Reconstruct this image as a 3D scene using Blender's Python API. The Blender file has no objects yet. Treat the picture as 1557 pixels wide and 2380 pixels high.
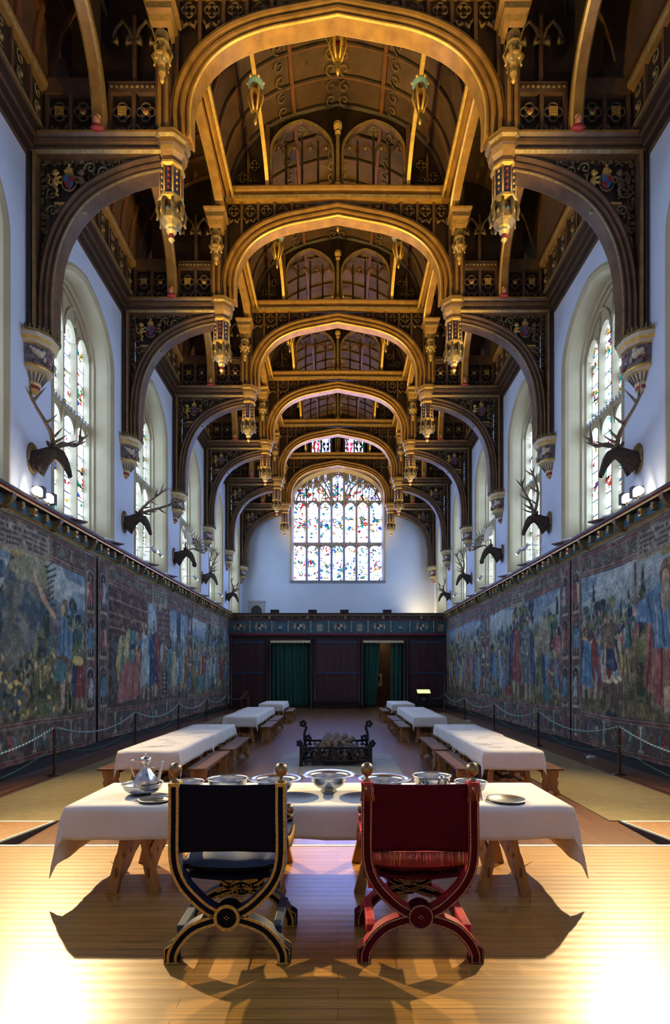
import bpy, bmesh, math, random
import numpy as np
from mathutils import Vector, Matrix
R = math.radians
random.seed(7)
SC = bpy.context.scene
COL = SC.collection
F = 1288.0                       # focal length in pixels of the 1557x2380 frame
CAMZ = 1.96
VPX, VPY = 785.0, 1565.0
# ------------------------------------------------------------------ camera
cam = bpy.data.cameras.new('camera'); camo = bpy.data.objects.new('camera', cam); COL.objects.link(camo)
camo.location = (0, 0, CAMZ); camo.rotation_euler = (R(90), 0, 0)
cam.sensor_fit = 'VERTICAL'; cam.sensor_height = 36.0; cam.sensor_width = 24.0
cam.lens = 36.0 * F / 2380.0
cam.shift_x = -(VPX - 778.5) / 2380.0
cam.shift_y = (VPY - 1190.0) / 2380.0
cam.clip_start = 0.05; cam.clip_end = 200
SC.camera = camo
# ------------------------------------------------------------------ world, exposure
SC.view_settings.view_transform = 'Standard'; SC.view_settings.look = 'None'
SC.view_settings.gamma = 1.0; SC.view_settings.use_curve_mapping = False
SC.view_settings.exposure = 0.0
W_ = bpy.data.worlds.new('world'); SC.world = W_; W_.use_nodes = True
W_.node_tree.nodes['Background'].inputs[0].default_value = (0.45, 0.62, 1.0, 1)
W_.node_tree.nodes['Background'].inputs[1].default_value = 1.0
cy = SC.cycles
cy.max_bounces = 4; cy.diffuse_bounces = 3; cy.glossy_bounces = 2; cy.transmission_bounces = 2; cy.transparent_max_bounces = 4
cy.use_adaptive_sampling = True; cy.adaptive_threshold = 0.07; cy.adaptive_min_samples = 12
cy.caustics_reflective = False; cy.caustics_refractive = False
cy.sample_clamp_indirect = 4.0
try:
    cy.use_denoising = True; cy.denoiser = 'OPENIMAGEDENOISE'
    cy.use_light_tree = False
except Exception: pass
# light levels
WIN_STRENGTH = 12.0; END_STRENGTH = 21.0
FLOOD = 3900.0; UPLIGHT = 3700.0; TABLEFLOOD = 1500.0
HALF = 6.15                       # half width of the hall
Y1, BAY = 11.2, 4.83              # first truss, bay length
YEND, YSCR, YREAR = 35.6, 31.4, -2.4
DAIS_Y, DAIS_Z = 5.93, 0.12
def YT(k): return Y1 + BAY * (k - 1)

def spot(name, loc, target, power, col, size, blend=1.0, rad=0.08):
    l = bpy.data.lights.new(name, 'SPOT'); l.energy = power; l.color = col
    l.spot_size = R(size); l.spot_blend = blend; l.shadow_soft_size = rad
    o = bpy.data.objects.new(name, l); COL.objects.link(o); o.location = loc
    d = Vector(target) - Vector(loc); o.rotation_euler = d.to_track_quat('-Z', 'Y').to_euler()
    return o
WARM = (1.0, 0.66, 0.32); GOLD = (1.0, 0.62, 0.06)
for s in (-1, 1):
    spot('dais_floodlight_beam', (s * 5.72, 10.76, 5.56), (s * 1.5, 3.2, 0.0), FLOOD, (1.0, 0.74, 0.36), 62, 1.0, 0.05)
    spot('hall_floodlight_beam', (s * 5.70, 10.72, 5.60), (s * 2.5, 8.2, 0.0), TABLEFLOOD, (1.0, 0.74, 0.42), 72, 1.0, 0.08)
# uplights standing on the cornice, aimed into the roof
for s in (-1, 1):
    for k in range(0, 6):
        y = YT(k) + 1.3
        spot('roof_uplight_beam', (s * 5.75, y, 5.75), (-s * 1.2, y + 2.6, 16.0), UPLIGHT * (1.0 if k < 4 else 0.6), GOLD, 58, 0.8, 0.12)
# warm lamp standing in the gallery behind the screen, and one in the passage under it
spot('gallery_lamp_beam', (4.9, 34.3, 5.3), (6.0, 35.6, 7.2), 160, (1.0, 0.75, 0.38), 150, 1.0, 0.1)
for x in (-2.7, 2.6):
    l = bpy.data.lights.new('passage_lamp_glow', 'POINT'); l.energy = 22; l.color = (1, .66, .3); l.shadow_soft_size = .1
    o = bpy.data.objects.new('passage_lamp_glow', l); COL.objects.link(o); o.location = (x, YSCR + .9, 4.1)

# ------------------------------------------------------------------ materials
def lin(c):
    return tuple(((x / 12.92) if x <= 0.04045 else ((x + 0.055) / 1.055) ** 2.4) for x in c)
MATS = {}
def mat(name, col=(.5, .5, .5), rough=.6, metal=0.0, bump=0.0, bscale=20.0, var=0.0, vscale=3.0, stretch=None,
        spec=.5, sheen=0.0, attr=False, emit=0.0, trans=0.0):
    m = bpy.data.materials.new(name); m.use_nodes = True; nt = m.node_tree; N = nt.nodes; L = nt.links
    b = N['Principled BSDF']
    b.inputs['Base Color'].default_value = (*col, 1); b.inputs['Roughness'].default_value = rough
    b.inputs['Metallic'].default_value = metal; b.inputs['Specular IOR Level'].default_value = spec
    if sheen: b.inputs['Sheen Weight'].default_value = sheen; b.inputs['Sheen Tint'].default_value = (*[min(1, c * 3 + .1) for c in col], 1)
    if emit:
        b.inputs['Emission Color'].default_value = (*col, 1); b.inputs['Emission Strength'].default_value = emit
    tc = N.new('ShaderNodeTexCoord'); mp = N.new('ShaderNodeMapping'); L.new(tc.outputs['Object'], mp.inputs[0])
    if stretch: mp.inputs['Scale'].default_value = stretch
    src = None
    if attr:
        a = N.new('ShaderNodeVertexColor'); a.layer_name = 'Col'; src = a.outputs['Color']
    if var:
        n = N.new('ShaderNodeTexNoise'); n.inputs['Scale'].default_value = vscale; n.inputs['Detail'].default_value = 4
        L.new(mp.outputs[0], n.inputs['Vector'])
        mr = N.new('ShaderNodeMapRange'); mr.inputs[1].default_value = .25; mr.inputs[2].default_value = .75
        mr.inputs[3].default_value = 1 - var; mr.inputs[4].default_value = 1 + var; L.new(n.outputs[0], mr.inputs[0])
        mx = N.new('ShaderNodeVectorMath'); mx.operation = 'MULTIPLY'
        if src: L.new(src, mx.inputs[0])
        else: mx.inputs[0].default_value = col
        L.new(mr.outputs[0], mx.inputs[1]); src = mx.outputs[0]
    if src: L.new(src, b.inputs['Base Color'])
    if bump:
        n2 = N.new('ShaderNodeTexNoise'); n2.inputs['Scale'].default_value = bscale; n2.inputs['Detail'].default_value = 3
        L.new(mp.outputs[0], n2.inputs['Vector'])
        bp = N.new('ShaderNodeBump'); bp.inputs['Strength'].default_value = bump; bp.inputs['Distance'].default_value = .02
        L.new(n2.outputs[0], bp.inputs['Height']); L.new(bp.outputs[0], b.inputs['Normal'])
    if trans:
        t = N.new('ShaderNodeBsdfTranslucent'); t.inputs[0].default_value = (*col, 1)
        ms = N.new('ShaderNodeMixShader'); ms.inputs[0].default_value = trans
        L.new(b.outputs[0], ms.inputs[1]); L.new(t.outputs[0], ms.inputs[2]); L.new(ms.outputs[0], N['Material Output'].inputs[0])
    MATS[name] = m
    return m
WS = (1, 1, .12)
mat('wood_dark', (.026, .015, .011), .55, var=.35, vscale=6)
mat('wood_beam', (.130, .070, .038), .5, var=.35, vscale=4)
mat('wood_arch', (.285, .150, .036), .40, var=.35, vscale=4)
mat('wood_board', (.070, .038, .020), .55, var=.3, vscale=3)
mat('wood_rib', (.13, .05, .022), .5, var=.2)
mat('gilt', (.70, .45, .12), .42, metal=.4, var=.25, vscale=9)
mat('gilt_dull', (.24, .17, .07), .5, metal=.2, var=.45, vscale=14)
mat('carved', (.15, .095, .05), .6, var=.6, vscale=12)
mat('paint_blue', (.05, .12, .26), .5); mat('paint_red', (.32, .03, .03), .5); mat('paint_cream', (.62, .52, .38), .6, var=.15)
mat('plaster', (.64, .69, .80), .8, var=.05, vscale=.8, bump=.25, bscale=5)
mat('stone', (.45, .365, .22), .8, var=.12, vscale=1.5, bump=.25, bscale=14)
mat('stone_grey', (.40, .39, .37), .8, var=.15, vscale=3, bump=.25, bscale=14)
mat('tracery_stone', (.26, .25, .27), .8, var=.1)
mat('lead', (.05, .05, .06), .6)
mat('linen', (.86, .83, .80), .85, var=.05, vscale=6, bump=.25, bscale=7, trans=.06)
mat('linen_ink', (.22, .22, .30), .8)
mat('linen_red', (.5, .16, .2), .8)
mat('oak', (.42, .20, .065), .45, var=.28, vscale=5, stretch=(3, 3, .7), bump=.15)
mat('oak_dark', (.17, .075, .035), .38, var=.3, vscale=6, bump=.15)
mat('velvet_blue', (.003, .004, .014), .8, spec=.15, sheen=.04, var=.3, vscale=20)
mat('silk_blue', (.010, .025, .075), .55, sheen=.15, var=.3, vscale=8)
mat('velvet_red', (.075, .001, .008), .8, spec=.15, sheen=.05, var=.25, vscale=18)
mat('fringe_red', (.34, .05, .03), .7, var=.5, vscale=60, stretch=(1, 1, .05))
mat('gold_braid', (.55, .36, .08), .5, metal=.4, var=.4, vscale=60)
mat('nail_brass', (.8, .62, .35), .25, metal=1.0)
mat('brass', (.33, .24, .13), .35, metal=.9)
mat('silver', (.84, .83, .78), .22, metal=1.0)
mat('silver_dull', (.62, .60, .54), .28, metal=1.0, var=.15, vscale=15)
mat('iron', (.012, .012, .016), .45, metal=.3)
mat('post_bronze', (.07, .045, .03), .4, metal=.4)
mat('rope_white', (.55, .66, .60), .7); mat('rope_teal', (.05, .20, .20), .7); mat('rope_green', (.03, .14, .07), .7)
mat('log_bark', (.16, .11, .08), .85, var=.5, vscale=14, bump=.8, bscale=30)
mat('log_end', (.50, .36, .22), .8, var=.3, vscale=30)
mat('curtain_green', (.012, .075, .060), .8, var=.2, vscale=8)
mat('curtain_lace', (.75, .62, .42), .8)
mat('screen_wood', (.050, .028, .030), .45, var=.35, vscale=5, bump=.2)
mat('frieze_blue', (.04, .11, .15), .7, var=.3, vscale=5)
mat('frieze_ink', (.34, .27, .20), .7, var=.3, vscale=20)
mat('fur', (.050, .030, .020), .8, var=.5, vscale=25, bump=.8, bscale=60)
mat('antler', (.16, .105, .060), .5, var=.4, vscale=15)
mat('black_metal', (.01, .01, .012), .5)
mat('white_plastic', (.8, .8, .8), .5)
mat('glow_lens', (1.0, .86, .62), .5, emit=60)
mat('glow_lens_small', (1.0, .90, .75), .5, emit=6)
mat('wood_chair', (.20, .07, .04), .5)
mat('glow_screen', (.80, 1.0, .28), .5, emit=1.6)
mat('paper', (.75, .73, .68), .8)
mat('tapestry', (.5, .5, .5), .9, attr=True, var=.14, vscale=40, stretch=(1, 1, .2), bump=.5, bscale=9)
mat('skirting', (.02, .018, .02), .6)
mat('jute', (.28, .22, .095), .9, var=.15, vscale=6, bump=.4, bscale=120)
mat('hearth_stone', (.27, .27, .22), .6, var=.15, vscale=3)
mat('flesh_paint', (.45, .18, .10), .6, var=.3, vscale=20)
mat('white_edge', (.85, .82, .75), .5)

def floor_mat(name, col, axis, width, rough, col2):
    m = bpy.data.materials.new(name); m.use_nodes = True; nt = m.node_tree; N = nt.nodes; L = nt.links
    b = N['Principled BSDF']; b.inputs['Roughness'].default_value = rough
    b.inputs['Coat Weight'].default_value = .45; b.inputs['Coat Roughness'].default_value = .27
    tc = N.new('ShaderNodeTexCoord'); mp = N.new('ShaderNodeMapping'); L.new(tc.outputs['Object'], mp.inputs[0])
    if axis == 'Y': mp.inputs['Rotation'].default_value = (0, 0, R(90))
    br = N.new('ShaderNodeTexBrick'); L.new(mp.outputs[0], br.inputs['Vector'])
    br.inputs['Color1'].default_value = (*col, 1); br.inputs['Color2'].default_value = (*col2, 1)
    br.inputs['Mortar'].default_value = (col[0] * .3, col[1] * .28, col[2] * .25, 1)
    br.inputs['Scale'].default_value = 1.0; br.inputs['Mortar Size'].default_value = .0025; br.inputs['Mortar Smooth'].default_value = .2
    br.inputs['Brick Width'].default_value = 2.4; br.inputs['Row Height'].default_value = width; br.offset = .37
    n = N.new('ShaderNodeTexNoise'); mp2 = N.new('ShaderNodeMapping'); L.new(tc.outputs['Object'], mp2.inputs[0])
    mp2.inputs['Scale'].default_value = (1.2, 40, 1) if axis == 'X' else (40, 1.2, 1)
    L.new(mp2.outputs[0], n.inputs['Vector']); n.inputs['Scale'].default_value = 1.5; n.inputs['Detail'].default_value = 5
    mr = N.new('ShaderNodeMapRange'); mr.inputs[1].default_value = .3; mr.inputs[2].default_value = .7; mr.inputs[3].default_value = .72; mr.inputs[4].default_value = 1.25
    L.new(n.outputs[0], mr.inputs[0])
    mx = N.new('ShaderNodeVectorMath'); mx.operation = 'MULTIPLY'; L.new(br.outputs['Color'], mx.inputs[0]); L.new(mr.outputs[0], mx.inputs[1])
    L.new(mx.outputs[0], b.inputs['Base Color'])
    # boards are slightly cupped, so reflections come out in bands
    wv = N.new('ShaderNodeTexWave'); wv.wave_type = 'BANDS'; wv.bands_direction = 'Y' if axis == 'X' else 'X'
    wv.inputs['Scale'].default_value = .314 / width; wv.inputs['Distortion'].default_value = .3
    L.new(tc.outputs['Object'], wv.inputs['Vector'])
    bp = N.new('ShaderNodeBump'); bp.inputs['Strength'].default_value = .22; bp.inputs['Distance'].default_value = .004
    L.new(wv.outputs[0], bp.inputs['Height']); L.new(bp.outputs[0], b.inputs['Normal'])
    MATS[name] = m
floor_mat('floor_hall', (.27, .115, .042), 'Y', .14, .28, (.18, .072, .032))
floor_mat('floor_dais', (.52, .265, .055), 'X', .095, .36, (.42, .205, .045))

def glass_mat(name, strength, tint, colour_amt, scale, bands):
    """stained glass lit from behind by the sky: leaded quarries, with coloured pieces where the bands (in metres of height) say"""
    m = bpy.data.materials.new(name); m.use_nodes = True; nt = m.node_tree; N = nt.nodes; L = nt.links
    N.remove(N['Principled BSDF']); out = N['Material Output']
    em = N.new('ShaderNodeEmission'); em.inputs[1].default_value = strength; L.new(em.outputs[0], out.inputs[0])
    uv = N.new('ShaderNodeUVMap'); uv.uv_map = 'UVMap'
    vo = N.new('ShaderNodeTexVoronoi'); vo.inputs['Scale'].default_value = scale; L.new(uv.outputs[0], vo.inputs['Vector'])
    ve = N.new('ShaderNodeTexVoronoi'); ve.feature = 'DISTANCE_TO_EDGE'; ve.inputs['Scale'].default_value = scale; L.new(uv.outputs[0], ve.inputs['Vector'])
    hs = N.new('ShaderNodeSeparateColor'); L.new(vo.outputs['Color'], hs.inputs[0])
    cr = N.new('ShaderNodeValToRGB'); e = cr.color_ramp; e.interpolation = 'CONSTANT'
    cols = [(.80, .03, .06), (.9, .60, .08), (.03, .45, .22), (.05, .16, .85), (.95, .80, .30), (.03, .55, .68), (.85, .16, .10), (.9, .95, 1.)]
    cols = [tuple(v * 1.15 / strength for v in q) for q in cols]
    e.elements[0].color = (*cols[0], 1); e.elements[1].position = .125; e.elements[1].color = (*cols[1], 1)
    for i, c in enumerate(cols[2:]): k = e.elements.new(.25 + .125 * i); k.color = (*c, 1)
    L.new(hs.outputs[0], cr.inputs[0])
    sp = N.new('ShaderNodeSeparateXYZ'); L.new(uv.outputs[0], sp.inputs[0])
    # how likely a piece is coloured, by height
    mrz = N.new('ShaderNodeMapRange'); mrz.inputs[1].default_value = 5; mrz.inputs[2].default_value = 18; L.new(sp.outputs[1], mrz.inputs[0])
    rb = N.new('ShaderNodeValToRGB'); e = rb.color_ramp; e.interpolation = 'CONSTANT'
    e.elements[0].position = 0; e.elements[0].color = (bands[0][1],) * 3 + (1,)
    e.elements[1].position = (bands[1][0] - 5) / 13; e.elements[1].color = (bands[1][1],) * 3 + (1,)
    for z, p in bands[2:]: k = e.elements.new((z - 5) / 13); k.color = (p, p, p, 1)
    L.new(mrz.outputs[0], rb.inputs[0])
    lt = N.new('ShaderNodeMath'); lt.operation = 'LESS_THAN'; L.new(hs.outputs[1], lt.inputs[0])
    no = N.new('ShaderNodeTexNoise'); no.inputs['Scale'].default_value = 2.1; L.new(uv.outputs[0], no.inputs['Vector'])
    nm = N.new('ShaderNodeMapRange'); nm.inputs[1].default_value = .36; nm.inputs[2].default_value = .6; L.new(no.outputs[0], nm.inputs[0])
    mu = N.new('ShaderNodeMath'); mu.operation = 'MULTIPLY'; L.new(rb.outputs[0], mu.inputs[0]); L.new(nm.outputs[0], mu.inputs[1]); L.new(mu.outputs[0], lt.inputs[1])
    mxc = N.new('ShaderNodeMix'); mxc.data_type = 'RGBA'; L.new(lt.outputs[0], mxc.inputs[0]); mxc.inputs[6].default_value = (*tint, 1); L.new(cr.outputs[0], mxc.inputs[7])
    # lead cames
    le = N.new('ShaderNodeMapRange'); le.inputs[1].default_value = .02; le.inputs[2].default_value = .07; le.inputs[3].default_value = .12; L.new(ve.outputs['Distance'], le.inputs[0])
    md = N.new('ShaderNodeMix'); md.data_type = 'FLOAT'; L.new(lt.outputs[0], md.inputs[0]); md.inputs[2].default_value = 1.0; L.new(le.outputs[0], md.inputs[3])
    # diamond quarries in the clear glass
    def lines(sx, sz):
        a = N.new('ShaderNodeMath'); a.operation = 'MULTIPLY'; a.inputs[1].default_value = sx; L.new(sp.outputs[0], a.inputs[0])
        c = N.new('ShaderNodeMath'); c.operation = 'MULTIPLY_ADD'; c.inputs[1].default_value = sz; L.new(sp.outputs[1], c.inputs[0]); L.new(a.outputs[0], c.inputs[2])
        f = N.new('ShaderNodeMath'); f.operation = 'FRACT'; L.new(c.outputs[0], f.inputs[0])
        g = N.new('ShaderNodeMath'); g.operation = 'GREATER_THAN'; g.inputs[1].default_value = .09; L.new(f.outputs[0], g.inputs[0]); return g.outputs[0]
    l1 = lines(5.5, 4.0); l2 = lines(-5.5, 4.0); l3 = lines(0, 2.6)
    p1 = N.new('ShaderNodeMath'); p1.operation = 'MULTIPLY'; L.new(l1, p1.inputs[0]); L.new(l2, p1.inputs[1])
    p2 = N.new('ShaderNodeMapRange'); p2.inputs[3].default_value = .55 / strength; L.new(p1.outputs[0], p2.inputs[0])
    p3 = N.new('ShaderNodeMapRange'); p3.inputs[3].default_value = .08 / strength; L.new(l3, p3.inputs[0])
    q = N.new('ShaderNodeMath'); q.operation = 'MULTIPLY'; L.new(p2.outputs[0], q.inputs[0]); L.new(p3.outputs[0], q.inputs[1])
    q2 = N.new('ShaderNodeMath'); q2.operation = 'MULTIPLY'; L.new(q.outputs[0], q2.inputs[0]); L.new(md.outputs[0], q2.inputs[1])
    fin = N.new('ShaderNodeVectorMath'); fin.operation = 'MULTIPLY'; L.new(mxc.outputs[2], fin.inputs[0]); L.new(q2.outputs[0], fin.inputs[1])
    L.new(fin.outputs[0], em.inputs[0])
    MATS[name] = m
glass_mat('glass_side', WIN_STRENGTH, (.46, .66, 1.0), 1, 9.0, [(5, .14), (6.6, .75), (7.5, .16), (9.0, .7), (9.6, .16), (10.0, .8)])
glass_mat('glass_end', END_STRENGTH, (.30, .40, 1.0), 1, 8.0, [(5, .14), (8.05, .5), (8.5, .75), (9.2, .2), (9.7, .6), (10.2, .2), (10.9, .4), (11.2, .85), (12.1, .25), (12.5, .5), (13.0, .9)])
glass_mat('glass_gable', END_STRENGTH, (.30, .38, 1.0), 1, 6.0, [(5, .1), (16.4, .9)])

# ------------------------------------------------------------------ mesh builder
def smooth_path(pts, n=6):
    """Catmull-Rom through 2-D or 3-D points"""
    P = [np.array(p, float) for p in pts]; P = [2 * P[0] - P[1]] + P + [2 * P[-1] - P[-2]]
    out = []
    for i in range(1, len(P) - 2):
        a, b, c, d = P[i - 1:i + 3]
        for j in range(n):
            t = j / n
            out.append(.5 * ((2 * b) + (c - a) * t + (2 * a - 5 * b + 4 * c - d) * t * t + (3 * b - a - 3 * c + d) * t ** 3))
    out.append(P[-2]); return [tuple(float(v) for v in p) for p in out]
XZ = lambda a, b, d: (a, d, b)                  # plane of a truss: a=X, b=Z, d=Y
def side(s, X0=HALF): return lambda a, b, d: (s * (X0 + d), a, b)   # plane of a side wall: a=Y, b=Z, d=outwards
class MB:
    def __init__(s): s.v = []; s.f = []; s.m = []; s.sm = []; s.mn = []; s.uv = None
    def mi(s, m):
        if m not in s.mn: s.mn.append(m)
        return s.mn.index(m)
    def add(s, vs, fs, m, smooth=False):
        o = len(s.v); s.v.extend(vs); k = s.mi(m)
        for f in fs: s.f.append(tuple(i + o for i in f)); s.m.append(k); s.sm.append(smooth)
    def box(s, x0, x1, y0, y1, z0, z1, m, M=None):
        vs = [(x, y, z) for x in (x0, x1) for y in (y0, y1) for z in (z0, z1)]
        if M is not None: vs = [tuple(M @ Vector(v)) for v in vs]
        s.add(vs, [(0, 1, 3, 2), (4, 6, 7, 5), (0, 4, 5, 1), (2, 3, 7, 6), (0, 2, 6, 4), (1, 5, 7, 3)], m); return s
    def prism(s, poly, d0, d1, m, mp=XZ, cap=True):
        n = len(poly); vs = [mp(a, b, d0) for a, b in poly] + [mp(a, b, d1) for a, b in poly]
        fs = [(i, (i + 1) % n, n + (i + 1) % n, n + i) for i in range(n)]
        if cap: fs += [tuple(range(n)), tuple(range(n, 2 * n))]
        s.add(vs, fs, m); return s
    def sweep(s, path, prof, m, mp=XZ, mats=None, smooth=False, cap=True, closed=False):
        """path in the (a,b) plane; prof = [(n,d)], n along the in-plane normal, d across"""
        n = len(path); k = len(prof); vs = []
        for i, p in enumerate(path):
            if closed: q0, q1 = path[i - 1], path[(i + 1) % n]
            else: q0, q1 = path[max(i - 1, 0)], path[min(i + 1, n - 1)]
            t = Vector((q1[0] - q0[0], q1[1] - q0[1])); t.normalize(); nx, ny = -t.y, t.x
            for u, d in prof: vs.append(mp(p[0] + nx * u, p[1] + ny * u, d))
        for j in range(k):
            fs = []
            for i in range(n if closed else n - 1):
                a = i * k; b = ((i + 1) % n) * k
                fs.append((a + j, a + (j + 1) % k, b + (j + 1) % k, b + j))
            s._sw = (vs, fs)
            if j == 0: o = len(s.v); s.v.extend(vs)
            kk = s.mi((mats[j] if mats and mats[j] else m))
            for f in fs: s.f.append(tuple(i + o for i in f)); s.m.append(kk); s.sm.append(smooth)
        if cap and not closed:
            kk = s.mi(m)
            for f in (tuple(range(k)), tuple(range((n - 1) * k, n * k))): s.f.append(tuple(i + o for i in f)); s.m.append(kk); s.sm.append(False)
        return s
    def tube(s, pts, r, m, n=6, smooth=True):
        P = [Vector(p) for p in pts]; rr = r if hasattr(r, '__len__') else [r] * len(P); vs = []
        up = Vector((0, 0, 1)); last = None
        for i, p in enumerate(P):
            t = (P[min(i + 1, len(P) - 1)] - P[max(i - 1, 0)]).normalized()
            if last is None: a = t.orthogonal().normalized()
            else: a = (last - t * last.dot(t)); a = a.normalized() if a.length > 1e-6 else t.orthogonal().normalized()
            last = a; b = t.cross(a)
            for j in range(n):
                an = 2 * math.pi * j / n; vs.append(tuple(p + (a * math.cos(an) + b * math.sin(an)) * rr[i]))
        fs = [(i * n + j, i * n + (j + 1) % n, (i + 1) * n + (j + 1) % n, (i + 1) * n + j) for i in range(len(P) - 1) for j in range(n)]
        fs += [tuple(range(n)), tuple(range((len(P) - 1) * n, len(P) * n))]
        s.add(vs, fs, m, smooth); return s
    def lathe(s, prof, c, m, n=24, smooth=True, mats=None, rot=0.0, a0=0.0, a1=360.0, flute=0):
        """prof = [(r,z)]; partial when a1-a0<360"""
        full = abs(a1 - a0 - 360) < 1e-6; k = n if full else n + 1; o = len(s.v)
        for r, z in prof:
            for j in range(k):
                an = R(rot + a0 + (a1 - a0) * j / n); q = r * (1 - (flute if j % 2 else 0))
                s.v.append((c[0] + q * math.cos(an), c[1] + q * math.sin(an), c[2] + z))
        for i in range(len(prof) - 1):
            kk = s.mi(mats[i] if mats and mats[i] else m)
            for j in range(n):
                j2 = (j + 1) % k if full else j + 1
                s.f.append((o + i * k + j, o + i * k + j2, o + (i + 1) * k + j2, o + (i + 1) * k + j)); s.m.append(kk); s.sm.append(smooth)
        return s
    def ball(s, c, r, m, n=10, sc=(1, 1, 1), M=None):
        h = max(4, n // 2 + 1); vs = []; fs = []
        for i in range(h + 1):
            ph = math.pi * i / h
            for j in range(n):
                th = 2 * math.pi * j / n
                v = Vector((r * sc[0] * math.sin(ph) * math.cos(th), r * sc[1] * math.sin(ph) * math.sin(th), r * sc[2] * math.cos(ph)))
                if M is not None: v = M @ v
                vs.append(tuple(v + Vector(c)))
        fs = [(i * n + j, i * n + (j + 1) % n, (i + 1) * n + (j + 1) % n, (i + 1) * n + j) for i in range(h) for j in range(n)]
        s.add(vs, fs, m, True); return s
    def grid(s, pts, m, smooth=True):
        """pts[i][j] -> 3D"""
        a = len(pts); b = len(pts[0])
        s.add([tuple(p) for row in pts for p in row], [(i * b + j, i * b + j + 1, (i + 1) * b + j + 1, (i + 1) * b + j) for i in range(a - 1) for j in range(b - 1)], m, smooth); return s
    def above(s, path, top, d0, d1, m, mp=XZ):
        """solid between a curve (a increasing) and the height top (number or function of a)"""
        tp = top if callable(top) else (lambda a: top)
        n = len(path); vs = []
        for a, b in path: vs += [mp(a, b, d0), mp(a, tp(a), d0), mp(a, b, d1), mp(a, tp(a), d1)]
        fs = []
        for i in range(n - 1):
            p = 4 * i; q = p + 4
            fs += [(p, q, q + 1, p + 1), (p + 2, p + 3, q + 3, q + 2), (p, p + 2, q + 2, q), (p + 1, q + 1, q + 3, p + 3)]
        fs += [(0, 1, 3, 2), (4 * n - 4, 4 * n - 2, 4 * n - 1, 4 * n - 3)]
        s.add(vs, fs, m); return s
    def build(s, name, parent=None, bevel=0, solid=0, mod=None):
        me = bpy.data.meshes.new(name); me.from_pydata(s.v, [], s.f)
        for mn in s.mn: me.materials.append(MATS[mn])
        me.polygons.foreach_set('material_index', s.m); me.polygons.foreach_set('use_smooth', s.sm)
        bm = bmesh.new(); bm.from_mesh(me)
        bmesh.ops.remove_doubles(bm, verts=bm.verts, dist=1e-6)
        bmesh.ops.recalc_face_normals(bm, faces=bm.faces); bm.to_mesh(me); bm.free(); me.update()
        o = bpy.data.objects.new(name, me); COL.objects.link(o)
        if parent is not None: o.parent = parent
        if bevel:
            b = o.modifiers.new('bevel', 'BEVEL'); b.width = bevel; b.segments = 2; b.limit_method = 'ANGLE'
        if solid:
            b = o.modifiers.new('solid', 'SOLIDIFY'); b.thickness = solid; b.offset = 0
        return o
def tag(o, label=None, cat=None, group=None, kind=None):
    if label: o['label'] = label
    if cat: o['category'] = cat
    if group: o['group'] = group
    if kind: o['kind'] = kind
    return o
def thing(name, label, cat, loc=(0, 0, 0), rz=0, group=None):
    o = bpy.data.objects.new(name, None); COL.objects.link(o); o.location = loc; o.rotation_euler = (0, 0, rz); o.empty_display_size = .1
    return tag(o, label, cat, group)
def struct(mb, name, **k): return tag(mb.build(name, **k), kind='structure')
def dup(root, loc=None, rz=None, label=None):
    def cp(o, p):
        c = o.copy(); COL.objects.link(c); c.parent = p
        for ch in list(kids.get(o.name, [])): cp(ch, c)
        return c
    kids = {}
    for o in bpy.data.objects:
        if o.parent: kids.setdefault(o.parent.name, []).append(o)
    c = cp(root, None)
    if loc is not None: c.location = loc
    if rz is not None: c.rotation_euler = (0, 0, rz)
    if label: c['label'] = label
    return c
def tudor(h, zs, za, n=24, c=0.0, k=.80, p=2.5):
    """four-centred arch as points with a increasing from c-h to c+h"""
    out = []
    for i in range(n + 1):
        t = -math.cos(math.pi * i / n)
        f = k * math.sqrt(max(0, 1 - abs(t) ** p)) + (1 - k) * (1 - abs(t))
        out.append((c + h * t, zs + (za - zs) * f))
    return out
def px(x, y, Y): return ((x - VPX) * Y / F, Y, CAMZ + (VPY - y) * Y / F)
# ================================================================== STRUCTURE
WT = 1.0          # wall thickness
ZW = 12.6         # wall top
ZLED = 5.33       # top of the cornice over the tapestries
WC = [YT(k) + 2.36 for k in range(-2, 6)]        # window centres (one per bay)
WH, WSILL, WSPR, WAPX = 1.61, ZLED, 10.15, 11.62
wn = [0]
def side_wall(s):
    mp = side(s); m = MB(); y = YREAR
    for c in WC:
        if c < 2 or c - WH > YEND: continue
        a = max(c - WH, YREAR)
        if a > y: m.prism([(y, 0), (a, 0), (a, ZW), (y, ZW)], 0, WT, 'plaster', mp)
        m.prism([(a, 0), (c + WH, 0), (c + WH, ZLED + .0), (a, ZLED)], 0, WT, 'plaster', mp)
        ar = [p for p in tudor(WH, WSPR, WAPX, 28, c) if p[0] >= a]
        m.above(ar, ZW, 0, WT, 'plaster', mp)
        y = c + WH
    if y < YEND + .8: m.prism([(y, 0), (YEND + .8, 0), (YEND + .8, ZW), (y, ZW)], 0, WT, 'plaster', mp)
    struct(m, 'wall_left' if s < 0 else 'wall_right')
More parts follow.
